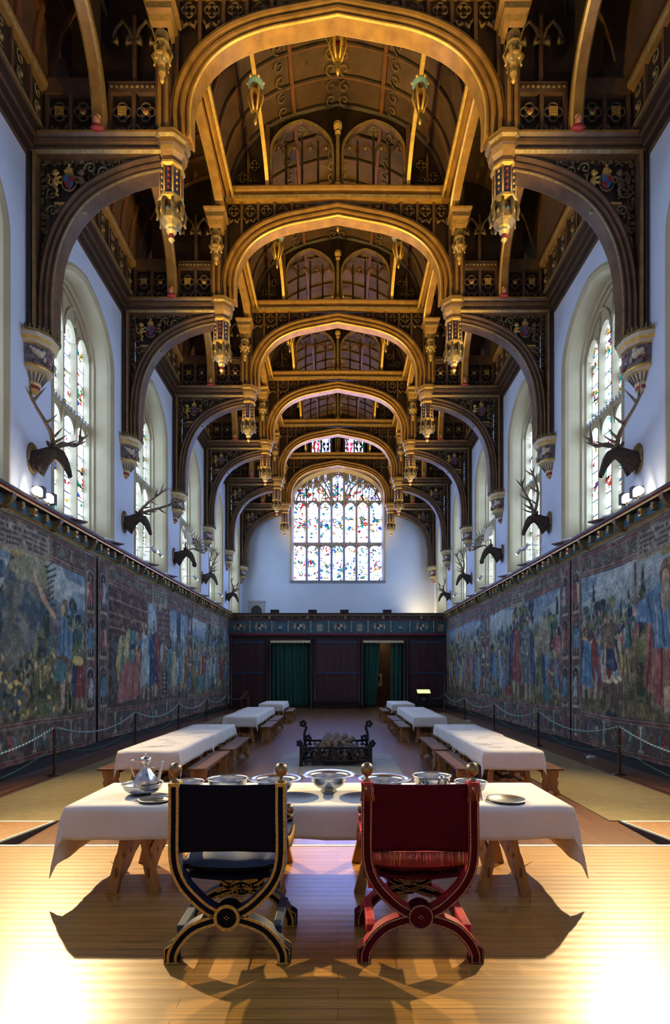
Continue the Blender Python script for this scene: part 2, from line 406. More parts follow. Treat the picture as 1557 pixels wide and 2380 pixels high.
def side_window(s, c, vis):
    wn[0] += 1; mp = side(s); m = MB()
    root = None
    # stone lining of the opening, moulded towards the hall
    ar = [(c - WH, WSILL + .05)] + tudor(WH, WSPR, WAPX, 28, c) + [(c + WH, WSILL + .05)]
    # profile: n is measured outwards of the opening (path runs left to right over the top)
    prof = [(.05, -.015), (-.02, -.03), (-.10, .03), (-.12, .12), (-.12, .42), (-.17, .46), (-.17, .52), (-.22, .56), (-.22, .80), (-.26, .84), (.05, .84)]
    m.sweep(ar, prof, 'stone', mp)
    # sloping sill
    m.prism([(-.02, ZLED - .02), (.66, ZLED + .62), (.9, ZLED + .62), (.9, ZLED - .02)], c - WH + .1, c + WH - .1, 'stone', lambda a, b, d: (s * (HALF + a), d, b))
    GD = .72      # depth of the glass
    iw = WH - .24; zb = ZLED + .60
    lw = 2 * iw / 4
    for i in range(1, 4):        # mullions, upper and lower
        y = c - iw + lw * i
        hz = WAPX - .35
        mu = [(y - .065, GD - .02), (y - .03, GD - .17), (y + .03, GD - .17), (y + .065, GD - .02), (y + .065, GD + .10), (y - .065, GD + .10)]
        m.prism([(a, d) for a, d in mu], zb - .05, hz - (.45 if i != 2 else .12), 'stone', lambda a, d, b: (s * (HALF + d), a, b))
    zt = 8.45
    m.box(0, 1, 0, 1, 0, 1, 'stone', Matrix.Translation((s * (HALF + GD - .15) if s > 0 else s * (HALF + GD + .1), c - iw - .02, zt)) @ Matrix.Diagonal((.25, 2 * iw + .04, .13, 1)))
    for j in range(18):      # small battlements on the transom
        y = c - iw + (j + .25) * 2 * iw / 18
        m.prism([(y, zt + .12), (y + .08, zt + .12), (y + .08, zt + .20), (y, zt + .20)], GD - .18, GD - .08, 'stone_grey', mp)
    def ztop(y): 
        t = min(1, abs((y - c) / WH)); return WSPR + (WAPX - WSPR) * (.8 * math.sqrt(max(0, 1 - t ** 2.5)) + .2 * (1 - t)) + .02
    for i in range(4):
        y = c - iw + lw * (i + .5); h = lw / 2 - .055
        m.above(tudor(h, zt - .38, zt - .04, 10, y, .9, 2.2), zt + .01, GD - .12, GD + .08, 'stone', mp)
        zs = 10.35 if i in (0, 3) else 10.45
        m.above(tudor(h, zs - .05, zs + .36, 10, y, .9, 2.2), lambda a: max(ztop(a), zs + .4), GD - .12, GD + .08, 'stone', mp)
        # moulded hoods over the upper lights
        m.sweep(tudor(h, zs - .05, zs + .36, 10, y, .9, 2.2), [(0, GD - .16), (.05, GD - .16), (.05, GD - .11), (0, GD - .11)], 'stone', mp)
    for q in (-1, 1):        # two sub-arches of the tracery
        m.sweep(tudor(lw - .03, WSPR + .15, 11.25, 14, c + q * lw, .85, 2.3), [(-.03, GD - .18), (.05, GD - .18), (.05, GD - .05), (-.03, GD - .05)], 'stone', mp)
    fr = tag(m.build('window_%d' % wn[0]), kind='structure')
    g = MB(); g.uv = []
    for i in range(4):
        y0 = c - iw + lw * i; y1 = y0 + lw
        g.add([mp(y0, zb - .05, GD), mp(y1, zb - .05, GD), mp(y1, 10.9, GD), mp(y0, 10.9, GD)], [(0, 1, 2, 3)], 'glass_side')
    o = g.build('stained_glass', parent=fr)
    uvl = o.data.uv_layers.new(name='UVMap')
    for lp in o.data.loops:
        v = o.data.vertices[lp.vertex_index].co; uvl.data[lp.index].uv = (v.y + s * 3.7, v.z)
for s in (-1, 1):
    side_wall(s)
    for i, c in enumerate(WC):
        if c > 2 and c < YEND: side_window(s, c, i)
# white panelled dado behind the tapestries is plain plaster; dark skirting along it
for s, nm in ((-1, 'left'), (1, 'right')):
    struct(MB().box(s * (HALF - .05), s * HALF, YREAR, YSCR, 0, .26, 'skirting'), 'baseboard_' + nm)
# --- cornice over the tapestries
def cornice(s):
    m = MB()
    pr = [(HALF, 4.93), (HALF - .05, 4.93), (HALF - .07, 5.0), (HALF - .12, 5.02), (HALF - .12, 5.20), (HALF - .27, 5.22), (HALF - .27, 5.26), (HALF - .31, 5.28), (HALF - .31, 5.34), (HALF, 5.37)]
    path = [(s * a, b) for a, b in pr]
    n = len(pr)
    mats = ['gilt', 'gilt_dull', 'gilt', 'frieze_blue', 'wood_dark', 'gilt', 'paint_red', 'wood_dark', 'plaster', 'plaster']
    vs = [(a, YREAR, b) for a, b in path] + [(a, YSCR + .0, b) for a, b in path]
    for i in range(n - 1): m.add([vs[i], vs[i + 1], vs[n + i + 1], vs[n + i]], [(0, 1, 2, 3)], mats[i])
    y = 6.6; j = 0
    while y < YSCR - .1:
        big = j % 4 == 0
        if big:
            m.prism([(.10, 4.97), (.16, 4.98), (.22, 5.03), (.29, 5.14), (.29, 5.22), (.10, 5.22)], y - .055, y + .055, 'gilt_dull', lambda a, b, d: (s * (HALF - a), d, b))
            m.box(s * (HALF - .30), s * (HALF - .10), y - .065, y + .065, 5.17, 5.225, 'wood_beam')
        else:
            m.box(s * (HALF - .22), s * (HALF - .10), y - .05, y + .05, 5.05, 5.20, 'gilt_dull' if j % 4 != 2 else 'gilt')
            m.ball((s * (HALF - .21), y, 5.12), .04, 'gilt' if j % 4 != 2 else 'paint_red', 6)
        y += .43; j += 1
    struct(m, 'trim_%d' % (1 if s < 0 else 2))
for s in (-1, 1): cornice(s)

# --- end wall with the great window
EH, ESILL, ESPR, EAPX = 2.98, 7.86, 13.1, 15.12
def end_wall():
    mp = XZ; m = MB(); y0, y1 = YEND, YEND + 1.0
    m.box(-HALF - 1, -EH, y0, y1, 0, 18.9, 'plaster'); m.box(EH, HALF + 1, y0, y1, 0, 18.9, 'plaster')
    m.box(-EH, EH, y0, y1, 0, ESILL, 'plaster')
    m.above(tudor(EH, ESPR, EAPX, 36), 15.75, y0, y1, 'plaster')
    for a, b in ((-EH, -1.72), (-.40, .40), (1.70, EH)): m.box(a, b, y0, y1, 15.75, 17.15, 'wood_dark')
    m.box(-EH, EH, y0, y1, 17.15, 18.9, 'wood_dark')
    struct(m, 'wall_end')
end_wall()
def end_window():
    wn[0] += 1; m = MB(); Y = YEND
    ar = [(-EH, ESILL)] + tudor(EH, ESPR, EAPX, 36) + [(EH, ESILL)]
    m.sweep(ar, [(.10, Y - .04), (.02, Y - .06), (-.05, Y + .02), (-.10, Y + .12), (-.14, Y + .2), (-.14, Y + .5), (.1, Y + .5)], 'stone')
    m.box(-EH - .1, EH + .1, Y - .08, Y + .5, ESILL - .10, ESILL + .07, 'tracery_stone')
    iw = EH - .16; lw = 2 * iw / 7; G = Y + .34
    def ztop(x):
        t = min(1, abs(x / EH)); return ESPR + (EAPX - ESPR) * (.8 * math.sqrt(max(0, 1 - t ** 2.5)) + .2 * (1 - t)) + .02
    for i in range(1, 7):
        x = -iw + lw * i
        m.prism([(x - .10, G), (x - .05, G - .16), (x + .05, G - .16), (x + .10, G)], ESILL, ztop(x) if i in (3, 4) else 13.0, 'tracery_stone', lambda a, d, b: (a, d, b))
    m.box(-iw, iw, G - .14, G, 10.22, 10.42, 'tracery_stone')
    for i in range(7):
        x = -iw + lw * (i + .5); h = lw / 2 - .09
        m.above(tudor(h, 10.05, 10.2, 10, x, .9, 2.2), 10.25, G - .12, G, 'tracery_stone')
        m.above(tudor(h, 12.72, 13.02, 12, x, .6, 2.0), lambda a: 13.14, G - .12, G, 'tracery_stone')
        # tracery lights above: two slim lights over each main light
        for q in (-1, 1):
            xx = x + q * lw * .25; top = min(ztop(xx + q * lw * .2) - .06, 14.75 if i == 3 else (14.45 if i in (2, 4) else 14.0))
            if top < 13.3: continue
            hw = lw * .25 - .05
            m.box(xx - lw * .25 - .03, xx - lw * .25 + .03, G - .10, G, 13.05, ztop(xx - lw * .25), 'tracery_stone')
            m.box(xx + lw * .25 - .03, xx + lw * .25 + .03, G - .10, G, 13.05, ztop(xx + lw * .25), 'tracery_stone')
            zt = top
            m.above(tudor(hw, zt - .22, zt, 8, xx, .5, 2.0), lambda a: max(zt + .02, ztop(a)) if i != 9 else 0, G - .09, G, 'tracery_stone')
    for q in (-1, 1):   # sub-arches crossing the tracery
        m.sweep(smooth_path([(q * lw * 3.45, 12.9), (q * lw * 3.0, 13.75), (q * lw * 2.2, 14.25), (q * lw * 1.35, 14.1), (q * lw * .62, 13.2)], 5), [(-.045, G - .15), (.045, G - .15), (.045, G), (-.045, G)], 'tracery_stone')
        m.sweep(smooth_path([(q * lw * .5, 13.2), (q * lw * .9, 14.1), (q * lw * 1.5, 14.6)], 5), [(-.045, G - .15), (.045, G - .15), (.045, G), (-.045, G)], 'tracery_stone')
    fr = tag(m.build('window_%d' % wn[0]), kind='structure')
    g = MB()
    for i in range(7):
        x0 = -iw + lw * i
        g.add([(x0, G - .01, ESILL), (x0 + lw, G - .01, ESILL), (x0 + lw, G - .01, 13.06), (x0, G - .01, 13.06)], [(0, 1, 2, 3)], 'glass_end')
    t = [(x, z) for x, z in tudor(EH - .1, ESPR, EAPX, 30)]
    for i in range(30):
        g.add([(t[i][0], G - .01, 13.06), (t[i + 1][0], G - .01, 13.06), (t[i + 1][0], G - .01, t[i + 1][1]), (t[i][0], G - .01, t[i][1])], [(0, 1, 2, 3)], 'glass_end')
    o = g.build('stained_glass', parent=fr); uvl = o.data.uv_layers.new(name='UVMap')
    for lp in o.data.loops:
        v = o.data.vertices[lp.vertex_index].co; uvl.data[lp.index].uv = (v.x, v.z)
end_window()
def gable_window(x0, x1):
    wn[0] += 1; m = MB(); Y = YEND; xm = (x0 + x1) / 2
    for a, b in ((x0 - .1, x0 + .04), (x1 - .04, x1 + .1), (xm - .05, xm + .05)): m.box(a, b, Y - .05, Y + .35, 15.75, 17.15, 'stone_grey')
    m.box(x0 - .1, x1 + .1, Y - .06, Y + .35, 15.66, 15.80, 'stone_grey'); m.box(x0 - .1, x1 + .1, Y - .06, Y + .35, 17.1, 17.2, 'stone_grey')
    fr = tag(m.build('window_%d' % wn[0]), kind='structure')
    g = MB()
    for a, b in ((x0, xm), (xm, x1)): g.add([(a, Y + .2, 15.75), (b, Y + .2, 15.75), (b, Y + .2, 17.15), (a, Y + .2, 17.15)], [(0, 1, 2, 3)], 'glass_gable')
    g.build('stained_glass', parent=fr)
    o = bpy.data.objects[fr.children[0].name]; uvl = o.data.uv_layers.new(name='UVMap')
    for lp in o.data.loops:
        v = o.data.vertices[lp.vertex_index].co; uvl.data[lp.index].uv = (v.x, v.z)
    for a, b, red in ((x0, xm, True), (xm, x1, False)):
        c = (a + b) / 2; sh = MB()
        sh.prism([(c - .2, 16.85), (c + .2, 16.85), (c + .2, 16.5), (c + .1, 16.25), (c, 16.15), (c - .1, 16.25), (c - .2, 16.5)], Y + .17, Y + .19, 'glass_red' if red else 'lead')
        sh.box(c - .035, c + .035, Y + .15, Y + .168, 16.25, 16.8, 'glass_white'); sh.box(c - .13, c + .13, Y + .15, Y + .168, 16.55, 16.64, 'glass_white')
        sh.build('shield_pane', parent=fr)
mat('glass_red', (.85, .02, .08), .5, emit=1.6); mat('glass_white', (.8, .85, 1.0), .5, emit=4.0)
gable_window(-1.70, -.45); gable_window(.45, 1.66)

# small door in the end wall, opening onto the gallery
m = MB()
dx0, dx1, dz0, dz1 = -5.72, -4.72, 5.0, 6.55
m.box(dx0, dx0 + .16, YEND - .06, YEND, dz0, dz1, 'stone_grey'); m.box(dx1 - .16, dx1, YEND - .06, YEND, dz0, dz1, 'stone_grey')
m.above(tudor(.34, dz1 - .55, dz1 - .22, 10, (dx0 + dx1) / 2), dz1, YEND - .05, YEND, 'stone_grey')
m.box(dx0 - .05, dx1 + .05, YEND - .09, YEND, dz1 - .04, dz1 + .06, 'stone_grey')
dr = struct(m, 'door_1')
MB().box(dx0 + .14, dx1 - .14, YEND - .03, YEND, dz0, dz1 - .2, 'wood_dark').build('door_leaf', parent=dr)
# rear wall (behind the camera)
struct(MB().box(-HALF - 1, HALF + 1, YREAR - .4, YREAR, 0, 18.9, 'plaster'), 'wall_rear')

# --- floor: hall floor, the dais and its edge, matting strips, hearth
struct(MB().box(-HALF, HALF, YREAR, YEND, -.2, 0, 'floor_hall'), 'floor')
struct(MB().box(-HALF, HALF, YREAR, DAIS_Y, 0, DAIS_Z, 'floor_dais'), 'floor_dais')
struct(MB().box(-HALF, HALF, DAIS_Y - .035, DAIS_Y + .01, .02, DAIS_Z + .004, 'white_edge'), 'trim_3')
for s in (-1, 1):      # ramps beside the dais
    x0, x1 = sorted((s * 3.72, s * (HALF - .3)))
    m = MB(); P = lambda a, b, d: (d, a, b)
    m.prism([(DAIS_Y + .02, 0), (7.30, 0), (7.30, .012), (DAIS_Y + .02, .115)], x0, x1, 'oak', P)
    m.box(x0, x1, 7.26, 7.31, .0, .018, 'white_edge')
    xs = s * 3.72; q0, q1 = sorted((xs, xs - s * .03))
    m.prism([(DAIS_Y + .02, 0), (7.30, 0), (7.30, .012), (DAIS_Y + .02, .118)], q0, q1, 'black_metal', P)
    q0, q1 = sorted((xs, xs + s * .025)); m.prism([(DAIS_Y + .02, .1), (7.30, .010), (7.30, .020), (DAIS_Y + .02, .124)], q0, q1, 'white_edge', P)
    struct(m, 'floor_ramp_left' if s < 0 else 'floor_ramp_right')
for s, w in ((-1, 'beside the left wall tapestries'), (1, 'beside the right wall tapestries')):
    x0, x1 = sorted((s * 3.60, s * 5.28))
    tag(MB().box(x0, x1, 7.34, 27.5, 0, .012, 'jute').build('floor_matting'), 'long olive brown strip of floor matting laid ' + w, 'mat')
m = MB()
for i in range(5):
    for j in range(3): m.box(-1.28 + i * .51, -1.28 + i * .51 + .5, 10.6 + j * .97, 10.6 + j * .97 + .96, -.01, .008, 'hearth_stone')
struct(m, 'floor_hearth')

# --- ceiling: upper boarded vault, side coves, dark upper slopes, wall-plate mouldings
CE = smooth_path([(-3.18, 15.75), (-3.1, 16.3), (-2.85, 16.95), (-2.35, 17.55), (-1.75, 17.95), (-1.25, 18.15)], 4) + [(-.6, 18.33), (0, 18.42)]
CE = CE + [(-a, b) for a, b in CE[::-1][1:]]
m = MB()
ys = [YREAR, YEND + .5]
m.sweep(CE, [(0, ys[0]), (.15, ys[0]), (.15, ys[1]), (0, ys[1])], 'wood_board')
k = -1
y = Y1 - 2 * BAY
rib = [(0, -.05), (-.05, -.045), (-.08, -.02), (-.08, .02), (-.05, .045), (0, .05)]
j = 0
while y < YEND:
    if y > YREAR + .2:
        big = j % 6 == 0
        m.sweep(CE, [(u * (1.5 if big else 1), y + d * (2 if big else 1)) for u, d in rib], 'wood_rib', mats=['wood_dark', 'wood_dark', None, None, 'wood_dark', None])
    y += BAY / 6; j += 1
for cx, cz in ((-1.25, 18.12), (1.25, 18.12), (-2.6, 17.25), (2.6, 17.25)):
    m.box(cx - .05, cx + .05, YREAR, YEND, cz - .05, cz + .06, 'wood_rib')
# pierced scroll strips on the boards
def scroll_pts(c, r, turns, a0, dirn=1, n=16):
    return [(c[0] + r * (1 - .82 * t / n) * math.cos(a0 + dirn * turns * 2 * math.pi * t / n), c[1] + r * (1 - .82 * t / n) * math.sin(a0 + dirn * turns * 2 * math.pi * t / n)) for t in range(n + 1)]
for b in range(0, 18):
    yy = 6.37 + (b + .5) * BAY / 6
    for (cx, cz, ang) in ((-1.55, 18.0, .5), (-.18, 18.33, .12), (.18, 18.33, -.12), (1.55, 18.0, -.5)):
        for q in (-1, 1):
            sp_ = scroll_pts((0, q * .18), .17, 1.1, q * 1.57, q, 9)
            m.tube([(cx + a * math.cos(ang), yy + bb, cz + a * math.sin(ang) - .02) for a, bb in sp_], .02, 'carved', 4)
struct(m, 'ceiling')
for s in (-1, 1):
    m = MB()
    CV = smooth_path([(s * 5.82, 13.78), (s * 5.78, 14.3), (s * 5.6, 14.95), (s * 5.25, 15.5), (s * 4.7, 15.95), (s * 4.0, 16.3), (s * 3.2, 16.5)], 4)
    m.sweep(CV, [(0, ys[0]), (.1, ys[0]), (.1, ys[1]), (0, ys[1])], 'wood_board')
    y = Y1 - 2 * BAY; j = 0
    while y < YEND:
        if y > YREAR + .2: m.sweep(CV, [(-u * 1.2 * 1 if s > 0 else u * 1.2, y + d * 1.2) for u, d in rib] , 'wood_rib')
        y += BAY / 8; j += 1
    # diagonal boards and cut leaf strips
    for t in (.25, .45, .65):
        i = int(t * (len(CV) - 1)); a, b = CV[i]
        m.box(a - .04, a + .04, YREAR, YEND, b - .05, b + .05, 'wood_rib')
    # strip closing the roof between cove and upper vault
    m.box(*sorted((s * 3.2, s * 3.35)), ys[0], ys[1], 15.7, 16.7, 'wood_dark')
    struct(m, 'ceiling_cove_left' if s < 0 else 'ceiling_cove_right')
    # wall-plate: moulded soffit, carved frieze, rail
    m = MB()
    pr = [(6.17, 12.18), (6.10, 12.22), (6.07, 12.38), (6.02, 12.40), (5.99, 12.55), (5.94, 12.57), (5.90, 12.75), (5.86, 12.77), (5.86, 12.86), (5.92, 12.90), (5.92, 13.58), (5.82, 13.60), (5.78, 13.66), (5.78, 13.74), (5.84, 13.80), (6.17, 13.82)]
    n = len(pr); P0 = [(s * a, ys[0], b) for a, b in pr]; P1 = [(s * a, ys[1], b) for a, b in pr]
    mt = ['wood_beam', 'wood_dark', 'wood_beam', 'wood_dark', 'wood_beam', 'wood_dark', 'wood_beam', 'gilt_dull', 'wood_beam', 'wood_dark', 'wood_arch', 'gilt_dull', 'wood_arch', 'wood_arch', 'wood_dark']
    for i in range(n - 1): m.add([P0[i], P0[i + 1], P1[i + 1], P1[i]], [(0, 1, 2, 3)], mt[i])
    y = 6.37
    j = 0
    while y < YEND - .2:
        m.box(*sorted((s * 5.86, s * 5.94)), y - .03, y + .03, 12.88, 13.6, 'wood_beam')
        yc = y + .3
        for q in (-1, 1):
            m.tube([(s * 5.90, yc + a, 13.25 + q * .15 + bb) for a, bb in scroll_pts((0, 0), .14, 1.2, q, q, 9)], .02, 'gilt_dull', 4)
        m.ball((s * 5.90, yc, 13.1), .06, 'gilt_dull', 6)
        y += .604; j += 1
    struct(m, 'trim_%d' % (4 if s < 0 else 5))
# collar-level purlins, moulded
for s in (-1, 1):
    m = MB()
    m.box(*sorted((s * 3.0, s * 3.3)), YREAR, YEND, 15.55, 15.82, 'wood_arch')
    m.box(*sorted((s * 2.96, s * 3.02)), YREAR, YEND, 15.50, 15.60, 'gilt'); m.box(*sorted((s * 3.1, s * 3.16)), YREAR, YEND, 15.50, 15.56, 'wood_arch'); m.box(*sorted((s * 3.26, s * 3.34)), YREAR, YEND, 15.50, 15.62, 'gilt_dull')
    struct(m, 'trim_%d' % (6 if s < 0 else 7))

# --- the oak screen with the gallery over it
def screen():
    m = MB(); Y = YSCR; zt = 3.86
    O = [(-3.80, -1.55), (1.44, 3.72)]
    for a, b in ((-HALF, -3.8), (-1.55, 1.44), (3.72, HALF)): m.box(a, b, Y, Y + .15, 0, zt, 'screen_wood')
    m.box(-HALF, HALF, Y, Y + .15, zt, 4.2, 'screen_wood')
    m.box(-HALF, HALF, Y - .1, Y, 3.98, 4.12, 'screen_wood')
    # posts beside the openings
    for x in (-HALF + .1, -4.0, -3.86, -1.5, -1.3, 1.2, 1.38, 3.78, 3.95, HALF - .1):
        m.lathe([(.085, 0), (.085, .3), (.06, .34), (.06, 3.6), (.09, 3.66), (.09, 3.98)], (x, Y - .06, 0), 'screen_wood', 8)
    # panelling
    for a, b in ((-5.95, -4.15), (-1.2, 1.1), (4.1, 5.95)):
        n = max(3, round((b - a) / .42)); w = (b - a) / n
        for z0, z1 in ((.35, 1.9), (2.05, 3.65)):
            for i in range(n):
                m.box(a + i * w + .035, a + (i + 1) * w - .035, Y - .02, Y + .01, z0, z1, 'panel_red')
            for i in range(n + 1): m.box(a + i * w - .03, a + i * w + .03, Y - .05, Y, z0 - .06, z1 + .06, 'screen_wood')
        m.box(a, b, Y - .07, Y, 1.92, 2.04, 'panel_blue'); m.box(a, b, Y - .07, Y, .2, .34, 'screen_wood'); m.box(a, b, Y - .07, Y, 3.66, 3.78, 'panel_blue')
    # gallery front: frieze field, rails
    m.box(-HALF, HALF, Y - .25, Y + .05, 4.2, 4.98, 'frieze_blue')
    m.box(-HALF, HALF, Y - .30, Y + .05, 4.10, 4.22, 'frieze_red'); m.box(-HALF, HALF, Y - .29, Y, 4.94, 5.0, 'frieze_red')
    m.box(-HALF, HALF, Y - .38, Y + .05, 5.16, 5.28, 'wood_beam'); m.box(-HALF, HALF, Y - .42, Y + .05, 5.28, 5.34, 'wood_dark')
    m.box(-HALF, HALF, Y - .30, Y + .05, 5.0, 5.16, 'screen_wood')
    for i in range(29):
        x = -5.95 + i * .425
        if i % 5 == 0: m.box(x - .07, x + .07, Y - .40, Y - .28, 5.0, 5.2, 'gilt_dull')
        else: m.ball((x, Y - .32, 5.09), .05, 'gilt_dull', 6)
    # gallery floor and back wall of the passage
    m.box(-HALF, HALF, Y + .05, YEND, 4.75, 4.95, 'wood_dark')
    m.box(-HALF, HALF, Y + 2.4, Y + 2.5, 0, 4.75, 'wood_beam')
    s_ = struct(m, 'wall_screen')
    # painted frieze: baluster strips and heraldic devices
    f = MB(); xs = [-6.1, -4.95, -3.7, -2.78, -1.52, -.52, .77, 1.7, 2.98, 4.05, 5.4, 6.15]; q = Y - .27
    for x in xs[1:-1]:
        f.lathe([(.05, 0), (.05, .06), (.02, .12), (.045, .3), (.045, .42), (.02, .5), (.05, .6), (.05, .66)], (x, q, 4.26), 'frieze_ink', 8)
    for i in range(11):
        c = (xs[i] + xs[i + 1]) / 2; kind = 'A' if i in (0, 1, 3, 5, 7, 9) else ('P' if i in (4, 6, 10) else 'C')
        if kind == 'A':
            f.prism([(c - .13, 4.72), (c + .13, 4.72), (c + .13, 4.5), (c, 4.36), (c - .13, 4.5)], q, q + .03, 'paint_cream')
            f.prism([(c - .13, 4.72), (c, 4.72), (c, 4.56), (c - .13, 4.56)], q - .01, q, 'panel_red'); f.prism([(c, 4.56), (c + .13, 4.56), (c + .12, 4.48), (c, 4.38)], q - .01, q, 'panel_blue')
            for e in (-1, 1):
                f.ball((c + e * .27, q, 4.55), .1, 'frieze_ink', 8, (.8, .2, 1.3)); f.ball((c + e * .24, q, 4.72), .06, 'frieze_ink', 6, (1, .4, 1))
                f.tube([(c + e * .25, q, 4.60), (c + e * .14, q, 4.62)], .02, 'frieze_ink', 4); f.tube([(c + e * .30, q, 4.48), (c + e * .22, q, 4.32)], .025, 'frieze_ink', 4); f.tube([(c + e * .33, q, 4.5), (c + e * .40, q, 4.6), (c + e * .38, q, 4.72)], .015, 'frieze_ink', 4)
        elif kind == 'P':
            for j in range(5): f.box(c - .13 + j * .065 - .012, c - .13 + j * .065 + .012, q, q + .02, 4.32, 4.7, 'paint_cream')
            for j in range(5): f.box(c - .15, c + .15, q, q + .02, 4.36 + j * .08, 4.385 + j * .08, 'paint_cream')
            for e in (-1, 1): f.tube([(c + e * .17, q, 4.68), (c + e * .24, q, 4.6), (c + e * .2, q, 4.5), (c + e * .26, q, 4.38)], .012, 'frieze_ink', 4)
        else:
            f.ball((c, q, 4.5), .12, 'frieze_ink', 10, (1, .2, 1.1)); f.ball((c, q - .01, 4.42), .08, 'panel_blue', 8, (1, .25, 1))
        # crown over each device
        f.box(c - .10, c + .10, q, q + .03, 4.75, 4.79, 'gilt_dull')
        for e in (-1, 0, 1): f.ball((c + e * .07, q, 4.83), .03, 'gilt_dull', 6)
    f.build('painted_frieze', parent=s_)
mat('panel_red', (.060, .022, .028), .45, var=.3, vscale=4); mat('panel_blue', (.03, .05, .13), .45); mat('frieze_red', (.16, .02, .045), .6, var=.3)
screen()
# ================================================================== ROOF TRUSSES
def mould(t, w, n0=0.0):
    """section of a moulded arch: t in the plane, w across"""
    F_ = [(-.50, -.34), (-.45, -.40), (-.40, -.42), (-.35, -.32), (-.22, -.31), (-.17, -.44), (-.06, -.46), (-.01, -.33), (.13, -.32), (.18, -.46), (.30, -.50), (.35, -.38), (.42, -.36), (.46, -.44), (.50, -.40)]
    pts = [(n0 + u * t, d * w) for u, d in F_] + [(n0 + u * t, -d * w) for u, d in F_[::-1]]
    return pts
GI = ['gilt', None, None, None, None, None, None, None, None, None, None, None, None, 'gilt']
GI = GI + [None] + GI[::-1] + [None] * 5
GL = ['gilt_dull'] + [None] * 12 + [None]
GL = GL + [None] + GL[::-1] + [None] * 5
def quatrefoil(m, cx, cz, r, d, mt='carved', tr=.18, n=9):
    for a in range(4):
        an = math.pi / 2 * a + math.pi / 4 * 0
        ox, oz = cx + .46 * r * math.cos(an), cz + .46 * r * math.sin(an)
        m.tube([(ox + .48 * r * math.cos(an + R(-135) + R(270) * i / n), d, oz + .48 * r * math.sin(an + R(-135) + R(270) * i / n)) for i in range(n + 1)], r * tr * .5, mt, 4)
def octa(m, c, prof, mt, mats=None, sm=False): m.lathe(prof, c, mt, 8, sm, mats, rot=22.5)
def arms(m, cx, cz, d, sc=1.0):
    """shield, crown and two beast supporters, in relief"""
    S = lambda a, b: (cx + a * sc, cz + b * sc)
    m.prism([S(-.17, .2), S(.17, .2), S(.17, -.02), S(.1, -.18), S(0, -.25), S(-.1, -.18), S(-.17, -.02)], d - .05, d, 'paint_red')
    m.prism([S(-.17, .2), S(0, .2), S(0, 0), S(-.17, 0)], d - .06, d - .05, 'paint_blue'); m.prism([S(0, 0), S(.165, 0), S(.1, -.17), S(0, -.24)], d - .06, d - .05, 'paint_blue')
    n = 12; m.tube([(cx + .24 * sc * math.cos(2 * math.pi * i / n), d - .04, cz - .02 * sc + .27 * sc * math.sin(2 * math.pi * i / n)) for i in range(n + 1)], .03 * sc, 'gilt_dull', 5)
    m.box(cx - .13 * sc, cx + .13 * sc, d - .09, d, cz + .27 * sc, cz + .33 * sc, 'gilt')
    m.ball((cx, d - .03, cz + .40 * sc), .13 * sc, 'gilt', 8, (1, .6, .7)); m.ball((cx, d - .05, cz + .52 * sc), .04 * sc, 'gilt', 6)
    for e, mt in ((-1, 'gilt'), (1, 'carved')):
        m.ball((cx + e * .44 * sc, d - .04, cz + .0), .15 * sc, mt, 8, (.75, .45, 1.35), Matrix.Rotation(e * -.35, 3, 'Y'))
        m.ball((cx + e * .42 * sc, d - .06, cz + .27 * sc), .10 * sc, mt, 8, (1, .6, 1.1)); m.ball((cx + e * .34 * sc, d - .07, cz + .25 * sc), .05 * sc, mt, 6)
        m.tube([(cx + e * .42 * sc, d - .05, cz + .12 * sc), (cx + e * .30 * sc, d - .07, cz + .10 * sc), (cx + e * .22 * sc, d - .06, cz + .16 * sc)], [.045 * sc, .035 * sc, .03 * sc], mt, 5)
        m.tube([(cx + e * .42 * sc, d - .05, cz - .0), (cx + e * .28 * sc, d - .07, cz - .06 * sc), (cx + e * .22 * sc, d - .06, cz - .02)], [.045 * sc, .035 * sc, .03 * sc], mt, 5)
        m.tube([(cx + e * .48 * sc, d - .05, cz - .12 * sc), (cx + e * .36 * sc, d - .06, cz - .30 * sc), (cx + e * .42 * sc, d - .05, cz - .42 * sc), (cx + e * .32 * sc, d - .06, cz - .45 * sc)], [.07 * sc, .05 * sc, .035 * sc, .03 * sc], mt, 5)
        m.tube([(cx + e * .55 * sc, d - .04, cz - .1 * sc), (cx + e * .66 * sc, d - .04, cz - .05 * sc), (cx + e * .62 * sc, d - .04, cz + .15 * sc), (cx + e * .70 * sc, d - .04, cz + .25 * sc)], [.025 * sc] * 4, mt, 4)
def portcullis(m, x, z, d, s=.12):
    for i in range(4): m.box(x - s + i * s * .66 - .01, x - s + i * s * .66 + .01, d - .03, d, z - s * 1.2, z + s, 'gilt')
    for i in range(4): m.box(x - s * 1.05, x + s * 1.05, d - .035, d, z - s + i * s * .6, z - s + i * s * .6 + .02, 'gilt')

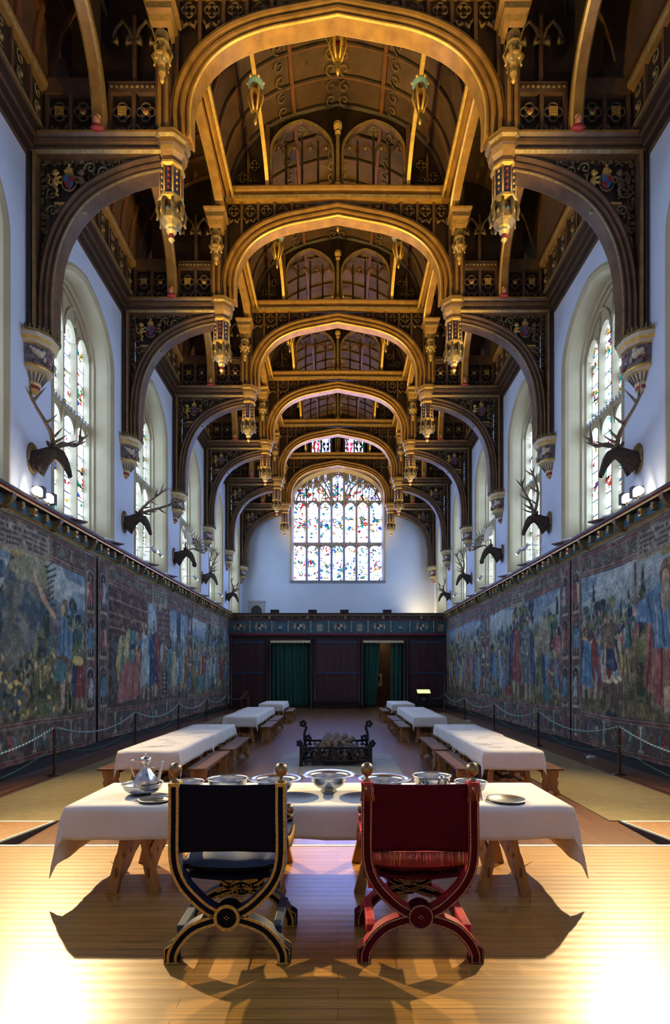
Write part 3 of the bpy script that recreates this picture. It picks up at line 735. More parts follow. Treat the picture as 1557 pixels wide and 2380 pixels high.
def make_truss():
    root = thing('hammerbeam_truss', 'x', 'roof truss')
    SPR = 12.66
    # main arch
    half = [(3.12, SPR), (3.12, 13.25), (3.0, 13.75), (2.68, 14.28), (2.2, 14.67), (1.55, 14.94), (.8, 15.10), (0, 15.25)]
    left = smooth_path([(-a, b) for a, b in half], 5); path = left + [(-a, b) for a, b in left[::-1][1:]]
    m = MB(); m.sweep(path, mould(.40, .46), 'wood_arch', mats=GI, cap=True); m.build('main_arch', root)
    up = [(a, b + .15) for a, b in path if abs(a) < 3.0 or b > 13.8]
    # collar beam and the panelled spandrel under it
    m = MB()
    m.sweep([(-3.22, 15.66), (0, 15.70), (3.22, 15.66)], [(-.17, -.24), (-.10, -.27), (-.04, -.20), (.03, -.20), (.06, -.27), (.12, -.30), (.17, -.28), (.17, .28), (.06, .26), (-.17, .24)], 'wood_arch', mats=['gilt_dull', None, None, None, None, 'gilt', None, None, None, None])
    m.build('collar_beam', root)
    m = MB()
    m.above([(-3.2, 13.0)] + [(a, b) for a, b in up if abs(a) > -.1] + [(3.2, 13.0)], 15.5, -.03, .05, 'wood_dark')
    ups = sorted(up)
    def zarch(x):
        for (a, b), (c, d) in zip(ups, ups[1:]):
            if a <= x <= c: return b + (d - b) * (x - a) / (c - a + 1e-9)
        return 13.0
    for s in (-1, 1):
        for x in (3.22, 2.76, 2.29, 1.82, 1.32):
            z0 = zarch(s * x); m.box(s * x - .035, s * x + .035, -.12, -.03, z0, 15.52, 'wood_beam')
        for x in (2.99, 2.525, 2.055, 1.57):
            z = 15.27; d = -.08
            if z - .17 > zarch(s * x):
                quatrefoil(m, s * x, z, .16, d, 'carved')
                if z - .48 > zarch(s * x):
                    for q in (-1, 1): m.tube([(s * x + q * .2, d, z - .2), (s * x + q * .13, d, z - .26), (s * x + q * .12, d, z - .34), (s * x + q * .02, d, z - .26)], .035, 'carved', 4)
            else: quatrefoil(m, s * x, 15.36, .10, d, 'carved')
        for x in (1.15, .9): m.ball((s * x, -.07, 15.40), .07, 'carved', 6, (1.5, .5, .7))
    m.build('collar_spandrel', root)
    # tracery screen above the collar
    m = MB()
    def arch_outer(c): return [(c - .92, 15.82)] + tudor(.92, 16.95, 17.88, 16, c, .8, 2.3) + [(c + .92, 15.82)]
    ce = lambda x: np.interp(abs(x), [0, .6, 1.25, 1.75, 2.35, 2.85, 3.1, 3.2], [18.4, 18.3, 18.12, 17.95, 17.55, 16.95, 16.3, 15.9])
    for c in (-1.03, 1.03):
        ao = arch_outer(c)
        m.above([(a, b) for a, b in ao[1:-1]], lambda a: float(ce(a)), -.03, .03, 'wood_dark')
        m.sweep(ao, [(-.06, -.10), (0, -.12), (.05, -.08), (.05, .08), (-.06, .08)], 'wood_beam', mats=['gilt_dull', None, None, None, None])
        for i in (-1, 0, 1): m.box(c + i * .46 - .03, c + i * .46 + .03, -.07, .05, 15.82, 17.45 if i == 0 else 17.3, 'wood_dark')
        for i in range(4):
            cc = c - .69 + i * .46
            m.sweep(tudor(.2, 16.95, 17.25, 8, cc, .6, 2.0), [(-.03, -.06), (.03, -.06), (.03, .03), (-.03, .03)], 'wood_beam')
            m.ball((cc, -.04, 17.12), .05, 'carved', 6)
        quatrefoil(m, c, 17.58, .15, -.05, 'gilt_dull'); quatrefoil(m, c - .45, 17.42, .09, -.05); quatrefoil(m, c + .45, 17.42, .09, -.05)
    m.box(-.12, .12, -.05, .05, 15.82, 18.38, 'wood_dark')
    for s in (-1, 1):
        m.prism([(s * 1.96, 15.82), (s * 3.15, 15.82), (s * 3.05, 16.3), (s * 2.82, 16.95), (s * 2.35, 17.5), (s * 1.96, 17.8)], -.03, .03, 'wood_dark')
        for x, z in ((2.75, 16.25), (2.4, 16.6), (2.45, 16.1)): quatrefoil(m, s * x, z, .15, -.06, 'carved')
        m.box(s * 2.58 - .03, s * 2.58 + .03, -.08, 0, 15.82, 17.0, 'wood_beam'); m.box(s * 2.02 - .06, s * 2.02 + .06, -.14, .05, 15.82, 17.7, 'wood_beam')
    m.build('upper_tracery', root)
    m = MB()
    octa(m, (0, -.14, 15.84), [(.12, 0), (.12, .12), (.07, .2), (.055, .35), (.055, 1.55), (.09, 1.62), (.07, 1.68), (.13, 1.78), (.13, 1.86), (.06, 1.92), (0, 2.0)], 'wood_arch', ['gilt', 'gilt_dull', None, 'gilt_dull', 'gilt', None, 'gilt', 'gilt', None, None])
    m.build('king_post', root)
    for s in (-1, 1):
        # hammer beam and its panelled frieze
        m = MB(); xa, xb = (-6.14, -3.35) if s < 0 else (3.35, 6.14)
        m.sweep([(xa, 12.455), (xb, 12.455)], [(-.20, -.22), (-.16, -.27), (-.12, -.27), (-.10, -.20), (-.02, -.20), (.0, -.26), (.07, -.27), (.10, -.22), (.16, -.30), (.20, -.30), (.20, .30), (-.20, .22)], 'wood_beam', mats=['gilt_dull', None, None, None, None, None, None, None, 'wood_arch', None, None, None])
        m.build('hammer_beam', root)
        m = MB()
        m.box(min(s * 3.6, s * 5.85), max(s * 3.6, s * 5.85), -.02, .05, 12.66, 13.75, 'wood_dark')
        m.box(min(s * 4.85, s * 5.85), max(s * 4.85, s * 5.85), -.14, .08, 13.55, 13.85, 'wood_beam')
        m.box(min(s * 3.6, s * 4.6), max(s * 3.6, s * 4.6), -.10, .08, 13.60, 13.82, 'wood_beam')
        for i in range(9): m.ball((s * (3.7 + i * .105), -.11, 13.71), .035, 'gilt_dull', 6, (1.3, .6, 1))
        for x in (5.83, 5.35, 4.87, 4.57, 4.09, 3.62): m.box(s * x - .035, s * x + .035, -.10, 0, 12.66, 13.6, 'wood_beam')
        for i, x in enumerate((5.59, 5.11, 4.33, 3.85)):
            quatrefoil(m, s * x, 13.24, .20, -.06, 'carved', .2)
            if i in (0, 2): portcullis(m, s * x, 13.25, -.06, .075)
            else: m.ball((s * x, -.07, 13.24), .07, 'gilt', 8, (1, .5, 1)); m.ball((s * x, -.10, 13.24), .03, 'paint_red', 6)
            for q in (-1, 1): m.tube([(s * x + q * .2, -.06, 12.98), (s * x + q * .13, -.07, 12.90), (s * x + q * .12, -.07, 12.82), (s * x + q * .02, -.06, 12.92)], .035, 'carved', 4)
        # dark tracery mullions above, with cusped heads
        m.box(min(s * 3.62, s * 4.6), max(s * 3.62, s * 4.6), .06, .10, 13.8, 16.2, 'wood_dark')
        m.box(min(s * 4.6, s * 5.4), max(s * 4.6, s * 5.4), .06, .10, 13.8, 15.3, 'wood_dark')
        for x in (4.09,): m.box(s * x - .04, s * x + .04, -.05, .06, 13.8, 15.2, 'wood_beam')
        for x in (3.86, 4.34):
            m.tube([(s * x - .2, -.02, 14.7), (s * x - .14, -.02, 14.95), (s * x, -.02, 15.12), (s * x + .14, -.02, 14.95), (s * x + .2, -.02, 14.7)], .04, 'carved', 5)
            for q in (-1, 1): m.tube([(s * x + q * .2, -.03, 14.7), (s * x + q * .1, -.05, 14.62), (s * x + q * .12, -.03, 14.78)], .05, 'gilt_dull', 5)
        m.build('frieze_panel', root)
        # hammer post up to the collar, with bracket capital and small pendant
        m = MB()
        m.box(min(s * 3.32, s * 3.62), max(s * 3.32, s * 3.62), -.20, .20, 12.66, 15.9, 'wood_beam')
        m.box(min(s * 3.36, s * 3.42), max(s * 3.36, s * 3.42), -.24, -.2, 12.66, 15.9, 'wood_arch'); m.box(min(s * 3.5, s * 3.56), max(s * 3.5, s * 3.56), -.24, -.2, 12.66, 15.9, 'wood_arch')
        m.build('hammer_post', root)
        for e in (-1, 1):
            m = MB(); c = (s * 3.44, e * .34, 0)
            r2 = math.sqrt(2)
            m.lathe([(.30 * r2, 14.95), (.30 * r2, 14.90), (.24 * r2, 14.84), (.24 * r2, 14.72), (.19 * r2, 14.66), (.19 * r2, 14.52), (.14 * r2, 14.45)], c, 'wood_arch', 4, False, ['gilt', None, 'gilt_dull', None, 'gilt', None], rot=45)
            m.lathe([(0, 14.95), (.30 * r2, 14.95)], c, 'wood_arch', 4, False, rot=45)
            octa(m, c, [(.14, 14.46), (.12, 14.3), (.15, 14.27), (.15, 14.22), (.09, 14.14), (.11, 14.08), (.17, 14.02), (.15, 13.95), (.06, 13.88), (.05, 13.84), (.08, 13.78), (.07, 13.7), (.03, 13.62), (.045, 13.57), (0, 13.5)], 'gilt', ['gilt_dull', 'gilt', 'gilt', 'gilt_dull', 'gilt', 'paint_blue', 'gilt', 'gilt_dull', 'gilt', 'gilt', 'gilt_dull', 'gilt', 'gilt', 'gilt'], True)
            for q in range(6):
                a = q * math.pi / 3; m.tube([(c[0] + .1 * math.cos(a), c[1] + .1 * math.sin(a), 14.2), (c[0] + .2 * math.cos(a), c[1] + .2 * math.sin(a), 14.05), (c[0] + .13 * math.cos(a), c[1] + .13 * math.sin(a), 13.92), (c[0] + .16 * math.cos(a), c[1] + .16 * math.sin(a), 13.86)], .022, 'gilt', 4)
            m.build('bracket_capital', root)
            # longitudinal arch from the capital up to the purlin
            m = MB(); P = lambda a, b, d, s=s, e=e: (s * 3.30 + d, e * a, b)
            la = smooth_path([(.30, 14.95), (.42, 15.15), (.8, 15.32), (1.5, 15.42), (2.415, 15.46)], 4)
            m.sweep(la, [(-.09, -.10), (-.06, -.14), (.06, -.14), (.09, -.10), (.09, .10), (-.09, .10)], 'wood_arch', P, mats=['gilt', None, 'gilt_dull', None, None, None])
            m.build('upper_brace', root)
            # lower longitudinal arch, standing on the hammer beam
            m = MB(); P = lambda a, b, d, s=s, e=e: (s * 4.72 + d, e * a, b)
            lb = smooth_path([(.18, 12.66), (.24, 13.2), (.45, 13.8), (.9, 14.28), (1.6, 14.6), (2.415, 14.72)], 5)
            m.sweep(lb, [(-.11, -.09), (-.07, -.13), (.04, -.13), (.07, -.07), (.11, -.07), (.11, .07), (.07, .13), (-.07, .13), (-.11, .09)], 'wood_arch', P, mats=['gilt', None, None, None, None, None, None, 'gilt_dull', None])
            lb2 = [(a, b + .08) for a, b in lb if b > 13.0]
            m.above(sorted(lb2), 15.95, -.02, .02, 'wood_dark', P)
            m.build('lower_brace', root)
        # carved head at the foot of the lower arch
        m = MB(); c = Vector((s * 4.72, -.34, 12.80))
        m.ball(c, .085, 'flesh_paint', 10, (.85, .95, 1.15)); m.ball(c + Vector((0, -.085, -.01)), .02, 'flesh_paint', 6); m.ball(c + Vector((0, .02, .08)), .075, 'gilt', 8, (1, 1, .5))
        m.ball(c + Vector((0, .02, -.13)), .13, 'paint_red', 10, (1.1, .6, .5)); m.build('carved_head', root)
        # wall post, lower arched brace and its carved spandrel
        m = MB()
        m.box(min(s * 5.97, s * 6.15), max(s * 5.97, s * 6.15), -.26, .26, 8.66, 12.3, 'wood_beam')
        for x in (5.99, 6.07): m.box(s * x - .025, s * x + .025, -.30, -.26, 8.66, 12.25, 'wood_dark' if x > 6 else 'wood_arch')
        m.build('wall_post', root)
        hp = [(5.83, 8.68), (5.82, 9.6), (5.70, 10.4), (5.42, 11.05), (5.02, 11.52), (4.5, 11.84), (4.0, 12.03), (3.52, 12.13)]
        lp = smooth_path([(s * a, b) for a, b in hp], 5)
        pr = mould(.32, .44); 
        m = MB(); m.sweep(lp if s < 0 else lp[::-1], pr, 'wood_beam', mats=GL); m.build('arched_brace', root)
        m = MB(); op = sorted([(a + (-s * .0), b + .13) for a, b in lp if b > 8.9]); 
        m.above(op, 12.27, -.04, .04, 'wood_dark')
        m.box(min(s * 5.88, s * 6.0), max(s * 5.88, s * 6.0), -.035, .035, 8.8, 12.27, 'wood_dark')
        arms(m, s * 5.38, 11.80, -.06, .62)
        m.box(min(s * 5.05, s * 5.68), max(s * 5.05, s * 5.68), -.10, -.04, 11.36, 11.40, 'gilt'); m.box(min(s * 5.05, s * 5.68), max(s * 5.05, s * 5.68), -.10, -.04, 11.20, 11.24, 'gilt_dull'); m.box(min(s * 5.08, s * 5.65), max(s * 5.08, s * 5.65), -.07, -.04, 11.24, 11.36, 'carved')
        rnd = random.Random(3)
        lo = sorted((abs(a), b) for a, b in op)
        def zlow(x): return float(np.interp(x, [q[0] for q in lo], [q[1] for q in lo]))
        sc = []
        for _ in range(5000):
            x = rnd.uniform(3.7, 5.93); z = rnd.uniform(9.0, 12.24)
            if 4.98 < x < 5.75 and 11.14 < z < 12.2 and not (z < 11.45 and (x < 5.02 or x > 5.71)): continue
            dlow = min(math.hypot(x - q[0], z - q[1]) for q in lo) if z > zlow(x) else -1
            r = min(.12, dlow - .005, 5.96 - x, 12.26 - z)
            if r < .022: continue
            if all((x - a) ** 2 + (z - b) ** 2 > (r + c_) ** 2 * .78 for a, b, c_ in sc): sc.append((x, z, r))
            if len(sc) > 120: break
        for x, z, r in sc:
            q = rnd.choice((-1, 1)); a0 = rnd.random() * 6
            m.tube([(s * x + a, -.07, z + b) for a, b in scroll_pts((0, 0), r, 1.3, a0, q, 10)], max(.012, r * .2), 'gilt_dull' if rnd.random() < .6 else 'carved', 4)
            for i in range(3):
                an = a0 + i * 2.1; m.ball((s * x + r * 1.05 * math.cos(an), -.06, z + r * 1.05 * math.sin(an)), r * .32, 'carved' if i else 'gilt_dull', 5)
        m.build('carved_spandrel', root)
        # great pendant at the end of the hammer beam
        m = MB(); c = (s * 3.36, 0, 0)
        octa(m, c, [(0, 12.68), (.36, 12.68), (.38, 12.62), (.38, 12.56), (.33, 12.52), (.34, 12.42), (.31, 12.38), (.31, 12.30), (.25, 12.22), (.25, 12.14)], 'wood_arch', [None, 'gilt', None, 'gilt_dull', None, 'wood_beam', 'gilt', None, 'wood_beam'])
        m.build('beam_capital', root)
        m = MB()
        octa(m, c, [(.25, 12.15), (.27, 12.12), (.27, 12.08), (.21, 12.05), (.21, 11.52), (.26, 11.49), (.26, 11.44), (.18, 11.40), (.24, 11.2), (.22, 11.05), (.12, 10.96), (.07, 10.93), (.10, 10.9), (.10, 10.87), (.055, 10.82), (.05, 10.74), (.065, 10.72), (0, 10.64)], 'gilt_dull',
             ['gilt', 'gilt', 'gilt', 'paint_dark', 'gilt', 'gilt', 'gilt', 'carved', 'gilt_dull', 'gilt_dull', 'gilt', 'paint_blue', 'paint_cream', 'gilt', 'paint_red', 'gilt', 'gilt'])
        for i in range(8):
            a = R(22.5 + 45 * i); a2 = R(45 * i)
            m.tube([(c[0] + .22 * math.cos(a), c[1] + .22 * math.sin(a), 12.05), (c[0] + .22 * math.cos(a), c[1] + .22 * math.sin(a), 11.50)], .018, 'gilt', 5)
            for z in (11.98, 11.86, 11.74, 11.62): m.ball((c[0] + .205 * math.cos(a2), c[1] + .205 * math.sin(a2), z), .03, 'gilt' if i % 2 else 'paint_red', 5)
            m.tube([(c[0] + .22 * math.cos(a), c[1] + .22 * math.sin(a), 11.42), (c[0] + .27 * math.cos(a), c[1] + .27 * math.sin(a), 11.25), (c[0] + .25 * math.cos(a), c[1] + .25 * math.sin(a), 11.1), (c[0] + .28 * math.cos(a), c[1] + .28 * math.sin(a), 11.03)], [.03, .045, .035, .02], 'gilt_dull', 5)
            m.ball((c[0] + .2 * math.cos(a2), c[1] + .2 * math.sin(a2), 11.2), .05, 'gilt' if i % 2 else 'paint_blue', 6)
        m.build('great_pendant', root)
        # inner purlin arch springing from the collar and its pendant at mid-bay
        for e in (-1, 1):
            m = MB(); P = lambda a, b, d, s=s, e=e: (s * 2.02 + d, e * a, b)
            m.sweep(smooth_path([(.05, 15.85), (.3, 16.15), (.9, 16.4), (1.7, 16.5), (2.415, 16.52)], 3), [(-.05, -.05), (.05, -.05), (.05, .05), (-.05, .05)], 'wood_arch', P, mats=['gilt', None, None, 'gilt'])
            m.build('inner_brace', root)
        m = MB(); drop(m, (s * 2.02, -2.415, 16.46), 1.0); m.build('drop_pendant', root)
    m = MB(); drop(m, (0, -2.415, 17.8), 1.12); m.tube([(0, -2.415, 18.4), (0, -2.415, 17.7)], .04, 'wood_beam', 6); m.build('drop_pendant', root)
    return root
mat('paint_dark', (.06, .05, .09), .5, var=.5, vscale=30)
def drop(m, c, k):
    octa(m, c, [(0, .06 * k), (.16 * k, .06 * k), (.20 * k, 0), (.20 * k, -.05 * k), (.15 * k, -.12 * k), (.11 * k, -.22 * k), (.07 * k, -.30 * k), (.10 * k, -.36 * k), (.10 * k, -.48 * k), (.07 * k, -.62 * k), (.05 * k, -.72 * k), (.07 * k, -.78 * k), (.03 * k, -.9 * k), (.045 * k, -.95 * k), (0, -1.05 * k)], 'gilt', ['gilt', 'gilt', 'paint_pale', 'paint_pale', 'gilt_dull', 'gilt', 'gilt', 'paint_red', 'gilt_dull', 'gilt', 'gilt', 'gilt_dull', 'gilt', 'gilt'], True)
    for i in range(6):
        a = i * math.pi / 3; C = Vector(c); u = Vector((math.cos(a), math.sin(a), 0)) * k
        m.tube([C + u * .13 + Vector((0, 0, -.15 * k)), C + u * .18 + Vector((0, 0, -.35 * k)), C + u * .14 + Vector((0, 0, -.52 * k)), C + u * .08 + Vector((0, 0, -.72 * k))], [.025 * k, .035 * k, .03 * k, .02 * k], 'gilt', 5)
        m.ball(C + u * .19 + Vector((0, 0, .0)), .045 * k, 'gilt', 6)
mat('paint_pale', (.22, .42, .50), .5)
TL = ['nearest hammerbeam roof truss, its high golden arch touching the top of the picture', 'second hammerbeam roof truss from the front, golden collar beam and tracery above its arch', 'third hammerbeam roof truss from the front, middle of the nested golden arches',
      'fourth hammerbeam roof truss from the front, dimly lit brown and gold', 'fifth hammerbeam roof truss, the one framing the two small gable windows', 'farthest hammerbeam roof truss, set against the white end wall around the great window']
T0 = make_truss(); T0.location = (0, YT(1), 0); T0['label'] = TL[0]
for k in range(2, 7): dup(T0, (0, YT(k) - (.27 if k == 6 else 0), 0), label=TL[k - 1])

# ------------------------------------------------------------------ carved stone corbels under the wall posts
def make_corbel():
    root = thing('carved_corbel', 'x', 'corbel', group='painted stone corbels carrying the wall posts')
    m = MB()      # built on the x=0 wall plane, projecting to +x
    kw = dict(n=5, smooth=False, rot=-90, a1=180)
    m.lathe([(.0, .02), (.46, .02), (.47, -.02), (.47, -.10), (.43, -.16), (.40, -.20), (.36, -.22)], (0, 0, 0), 'paint_cream', 5, False, ['gilt_dull', 'gilt', 'paint_cream', 'gilt', 'paint_cream', 'gilt'], rot=-90, a1=180)
    m.build('moulded_top', root)
    m = MB()
    m.tube([(.46 * math.cos(R(t)), .46 * math.sin(R(t)), .02) for t in range(-80, 81, 10)], .018, 'gilt_dull', 5)
    for i in range(17):
        a = R(-80 + 10 * i); m.tube([(.46 * math.cos(a) + .035 * math.cos(t), .46 * math.sin(a) + .035 * math.sin(a) * math.cos(t), .06 + .045 * math.sin(t)) for t in [j * math.pi / 3 for j in range(7)]], .013, 'gilt_dull', 4)
    m.build('pierced_crest', root)
    m = MB()
    m.lathe([(.36, -.22), (.34, -.50), (.31, -.60)], (0, 0, 0), 'carved_stone', 5, False, rot=-90, a1=180)
    rnd = random.Random(5)
    for i in range(26):
        a = R(rnd.uniform(-75, 75)); z = rnd.uniform(-.55, -.27); m.ball((.33 * math.cos(a), .33 * math.sin(a), z), rnd.uniform(.03, .06), rnd.choice(['carved_stone', 'carved_stone', 'paint_cream', 'paint_brick']), 6)
    for e in (-1, 1):      # little beast each side
        for t, r in ((0, .075), (.08, .065), (.15, .05)): a = R(e * 42 + e * t * 120); m.ball((.36 * math.cos(a), .36 * math.sin(a), -.40 + t * .4), r, 'paint_cream', 8)
        a = R(e * 30); m.tube([(.37 * math.cos(a), .37 * math.sin(a), -.42), (.38 * math.cos(a), .38 * math.sin(a), -.53)], .025, 'paint_cream', 5)
    m.build('carved_band', root)
    m = MB()
    m.lathe([(.33, -.58), (.35, -.62), (.33, -.66), (.27, -.68), (.24, -.70), (.13, -.88), (.12, -.92)], (0, 0, 0), 'paint_cream', 12, True, ['gilt', 'gilt', 'paint_cream', 'gilt', 'paint_cream', 'gilt'], rot=-90, a1=180)
    for i in range(9):
        a = R(-80 + 20 * i); m.tube([(.245 * math.cos(a), .245 * math.sin(a), -.71), (.15 * math.cos(a), .15 * math.sin(a), -.86)], .012, 'carved', 4)
    m.lathe([(.12, -.91), (.13, -.95), (.12, -.99), (.07, -1.02), (.06, -1.06), (0, -1.08)], (0, 0, 0), 'paint_red', 10, True, ['paint_red', 'paint_red', 'gilt', 'gilt', 'gilt'], rot=-90, a1=180)
    m.build('fluted_foot', root)
    return root
mat('carved_stone', (.17, .13, .13), .7, var=.5, vscale=12, bump=.6, bscale=30); mat('paint_brick', (.30, .07, .05), .6)
C0 = make_corbel(); n = 0
ORD = ['nearest', 'second', 'third', 'fourth', 'fifth', 'farthest']
for s, w in ((-1, 'left'), (1, 'right')):
    for k in range(1, 7):
        lab = '%s painted stone corbel along the %s wall, gilt rims and red tip' % (ORD[k - 1], w)
        o = C0 if n == 0 else dup(C0)
        o.location = (s * HALF, YT(k) - (.27 if k == 6 else 0), 8.66); o.rotation_euler = (0, 0, 0 if s < 0 else math.pi); o['label'] = lab; n += 1
# ================================================================== FURNITURE
Z0 = DAIS_Z
# ---------------- X-frame chairs
def xchair(name, kind, cx, ry, label):
    """origin at the floor under the rear (camera-side) frame; the seat looks towards +Y"""
    root = thing(name, label, 'chair', (cx, ry, Z0))
    blue = kind == 'blue'
    vel = 'velvet_blue' if blue else 'velvet_red'; top = 'silk_blue' if blue else 'silk_red'; brd = 'gold_braid' if blue else 'red_braid'
    HW = .372; DZ = .30; TH = .068; DEP = .085      # half width, disc height, member width, member depth
    def frame(y, ztop, nm):
        m = MB(); band = MB()
        for s in (-1, 1):
            # U member: down the side and round to the boss
            up = smooth_path([(s * (HW - .034), ztop), (s * (HW - .034), .95 if ztop > 1 else .80), (s * (HW - .036), .66), (s * (HW - .085), .51), (s * (HW - .19), .39), (s * .09, .325), (s * .0, .30)] + ([] if ztop > 1 else [(-s * .09, .262), (-s * .17, .235)]), 6)
            sec = [(-TH / 2, y - DEP / 2), (TH / 2, y - DEP / 2), (TH / 2, y + DEP / 2), (-TH / 2, y + DEP / 2)]
            m.sweep(up, sec, vel, mats=[None, top, None, top])
            dn = smooth_path(([] if ztop > 1 else [(-s * .15, .33), (-s * .08, .305)]) + [(0, .285), (s * .10, .272), (s * .22, .225), (s * .30, .15), (s * .345, .07), (s * .350, .0)], 6)
            m.sweep(dn, sec, vel, mats=[None, top, None, top])
            # stepped foot
            m.prism([(s * .315, 0), (s * .315, .08), (s * .345, .13), (s * .372, .115), (s * .402, .095), (s * .402, 0)], y - DEP / 2 - .002, y + DEP / 2 + .002, vel)
            # braid and nails along both edges, on front and back
            for yy, e in ((y - DEP / 2, -1), (y + DEP / 2, 1)):
                bw = .0085 if blue else .0045
                for path, off in ((up[:-2] if ztop > 1 else up, TH / 2 - .010), (up[:-3] if ztop > 1 else up, -TH / 2 + .010), (dn[2:], TH / 2 - .010), (dn[2:], -TH / 2 + .010)):
                    yb = sorted((yy, yy + e * .0035))
                    band.sweep(path, [(off - bw, yb[0]), (off + bw, yb[0]), (off + bw, yb[1]), (off - bw, yb[1])], brd)
                    if e < 0 or ztop < 1:
                        acc = 0
                        for (a, b), (c, d) in zip(path, path[1:]):
                            L_ = math.hypot(c - a, d - b); nxx, nzz = -(d - b) / (L_ + 1e-9), (c - a) / (L_ + 1e-9)
                            step = .028 if blue else .014
                            while acc < L_:
                                t = acc / L_; band.ball((a + (c - a) * t + nxx * off, yy + e * .004, b + (d - b) * t + nzz * off), .0042, 'nail_brass', 5); acc += step
                            acc -= L_
                for pa in ([(s * .402, .0), (s * .402, .095), (s * .372, .115), (s * .345, .135)], [(s * .402, .008), (s * .315, .008)]):
                    band.tube([(a - s * .008, yy + e * .002, b) for a, b in pa], .006 if blue else .0035, brd, 4)
        # boss at the crossing
        rr = .083
        for e in ((-1, 1) if ztop > 1 else (1,)):
            yy = y + e * DEP / 2
            m.prism([(rr * math.cos(a), DZ + rr * math.sin(a)) for a in [2 * math.pi * i / 28 for i in range(28)]], *sorted((y, yy + e * .012)), vel)
            ring = [((rr - .010) * math.cos(a), (rr - .010) * math.sin(a) + DZ) for a in [2 * math.pi * i / 28 for i in range(28)]]
            band.sweep(ring, [(-.010 if blue else -.004, yy + e * .012), (.010 if blue else .004, yy + e * .012), (.010 if blue else .004, yy + e * .018), (-.010 if blue else -.004, yy + e * .018)], brd, closed=True)
            for i in range(22): a = 2 * math.pi * i / 22; band.ball(((rr - .010) * math.cos(a), yy + e * .02, DZ + (rr - .010) * math.sin(a)), .0042, 'nail_brass', 5)
            for a, b in ((0, .009), (.013, 0), (-.013, 0), (0, -.009)): band.ball((a, yy + e * .014, DZ + b), .005, 'nail_brass', 6)
        if blue:
            for s in (-1, 1):
                band.box(s * (HW - .034) - TH / 2, s * (HW - .034) + TH / 2, y - DEP / 2 - .003, y + DEP / 2 + .003, ztop - .018, ztop + .004, brd)
        else:
            for s in (-1, 1): m.box(s * (HW - .034) - TH / 2 - .003, s * (HW - .034) + TH / 2 + .003, y - DEP / 2 - .004, y + DEP / 2 + .004, ztop - .02, ztop + .008, top)
        m.build(nm, root, bevel=.004); band.build('nailed_braid', root)
    RY, FY = 0.045, .56
    frame(RY, 1.14, 'rear_frame'); frame(FY, .76, 'front_frame')
    for s in (-1, 1):
        for y, z in ((RY, 1.14), (FY, .76)):
            m = MB(); m.lathe([(0, 0), (.024, 0), (.024, .010), (.012, .022), (.011, .034), (.018, .042), (.032, .052), (.0405, .075), (.041, .085), (.036, .105), (.022, .12), (0, .126)], (s * (HW - .034), y, z + .004), 'brass', 20); m.build('ball_finial', root)
        # stretcher between the feet and arm rail
        m = MB(); m.box(s * .31 - .03, s * .31 + .03, RY + .03, FY - .03, .16, .215, top); m.build('stretcher', root, bevel=.008)
        m = MB(); pts = [((s * (HW - .034)), RY + (FY - RY) * t, .80 - .035 * math.sin(math.pi * t) - .06 * t) for t in [i / 8 for i in range(9)]]
        m.grid([[(x - .035, y, z + .01), (x - .035, y, z + .03), (x + .035, y, z + .03), (x + .035, y, z + .01), (x - .035, y, z + .01)] for x, y, z in pts], top, False)
        m.build('arm_band', root)
        # seat rail of the crossing frame under the cushion
        m = MB(); m.box(s * .31 - .022, s * .31 + .022, RY, FY, .46, .52, top); m.build('seat_rail', root, bevel=.006)
    # back panel: cloth slung between the uprights, sagging a little at the top
    m = MB(); rows = []
    for i in range(13):
        t = i / 12; z = .70 + (1.135 - .70) * t; row = []
        for j in range(21):
            u = j / 20 * 2 - 1
            row.append((u * (HW - .055), RY - .018 + .025 * (1 - u * u) + .003 * math.sin(u * 9 + t * 3), z - (.012 * (1 - u * u) if i == 12 else 0)))
        rows.append(row)
    m.grid(rows, vel); m.build('back_panel', root, solid=.012)
    # seat: sling and cushion
    m = MB(); m.grid([[(u * (HW - .06), RY + .03 + (FY - RY - .04) * v, .545 - .03 * (1 - u * u)) for v in [j / 6 for j in range(7)]] for u in [i / 10 * 2 - 1 for i in range(11)]], vel)
    m.build('seat_sling', root, solid=.02)
    m = MB(); rows = []; A = HW - .06
    for i in range(25):
        u = i / 24 * 2 - 1; ru = []
        for j in range(25):
            v = j / 24 * 2 - 1; e = max(0, (1 - abs(u) ** 3.5)) ** .45 * max(0, (1 - abs(v) ** 3.5)) ** .45
            ru.append((u * A, (RY + FY) / 2 + .0 + v * .245, .555 + .055 + .062 * e + .006 * math.sin(u * 7 + v * 3) * e - .02 * (1 - u * u) + (.012 if abs(u) > .8 else 0)))
        rows.append(ru)
    m.grid(rows, top)
    m.grid([[(x, y, 2 * (.61 - .02 * (1 - (x / A) ** 2)) - z if False else .612 - .02 * (1 - (x / A) ** 2) - (z - (.61 - .02 * (1 - (x / A) ** 2))) * .9) for x, y, z in r] for r in rows], vel)
    cu = m.build('seat_cushion', root)
    for u, v in ((-1, -1), (1, -1), (-1, 1), (1, 1)):
        m = MB(); m.ball((u * (A - .01), (RY + FY) / 2 + v * .235, .615), .014, 'gold_braid' if blue else 'fringe_red', 8)
        m.lathe([(.008, 0), (.014, -.01), (.012, -.045), (0, -.046)], (u * (A - .004), (RY + FY) / 2 + v * .245, .608), 'gold_braid' if blue else 'fringe_red', 8)
        m.build('tassel', cu)
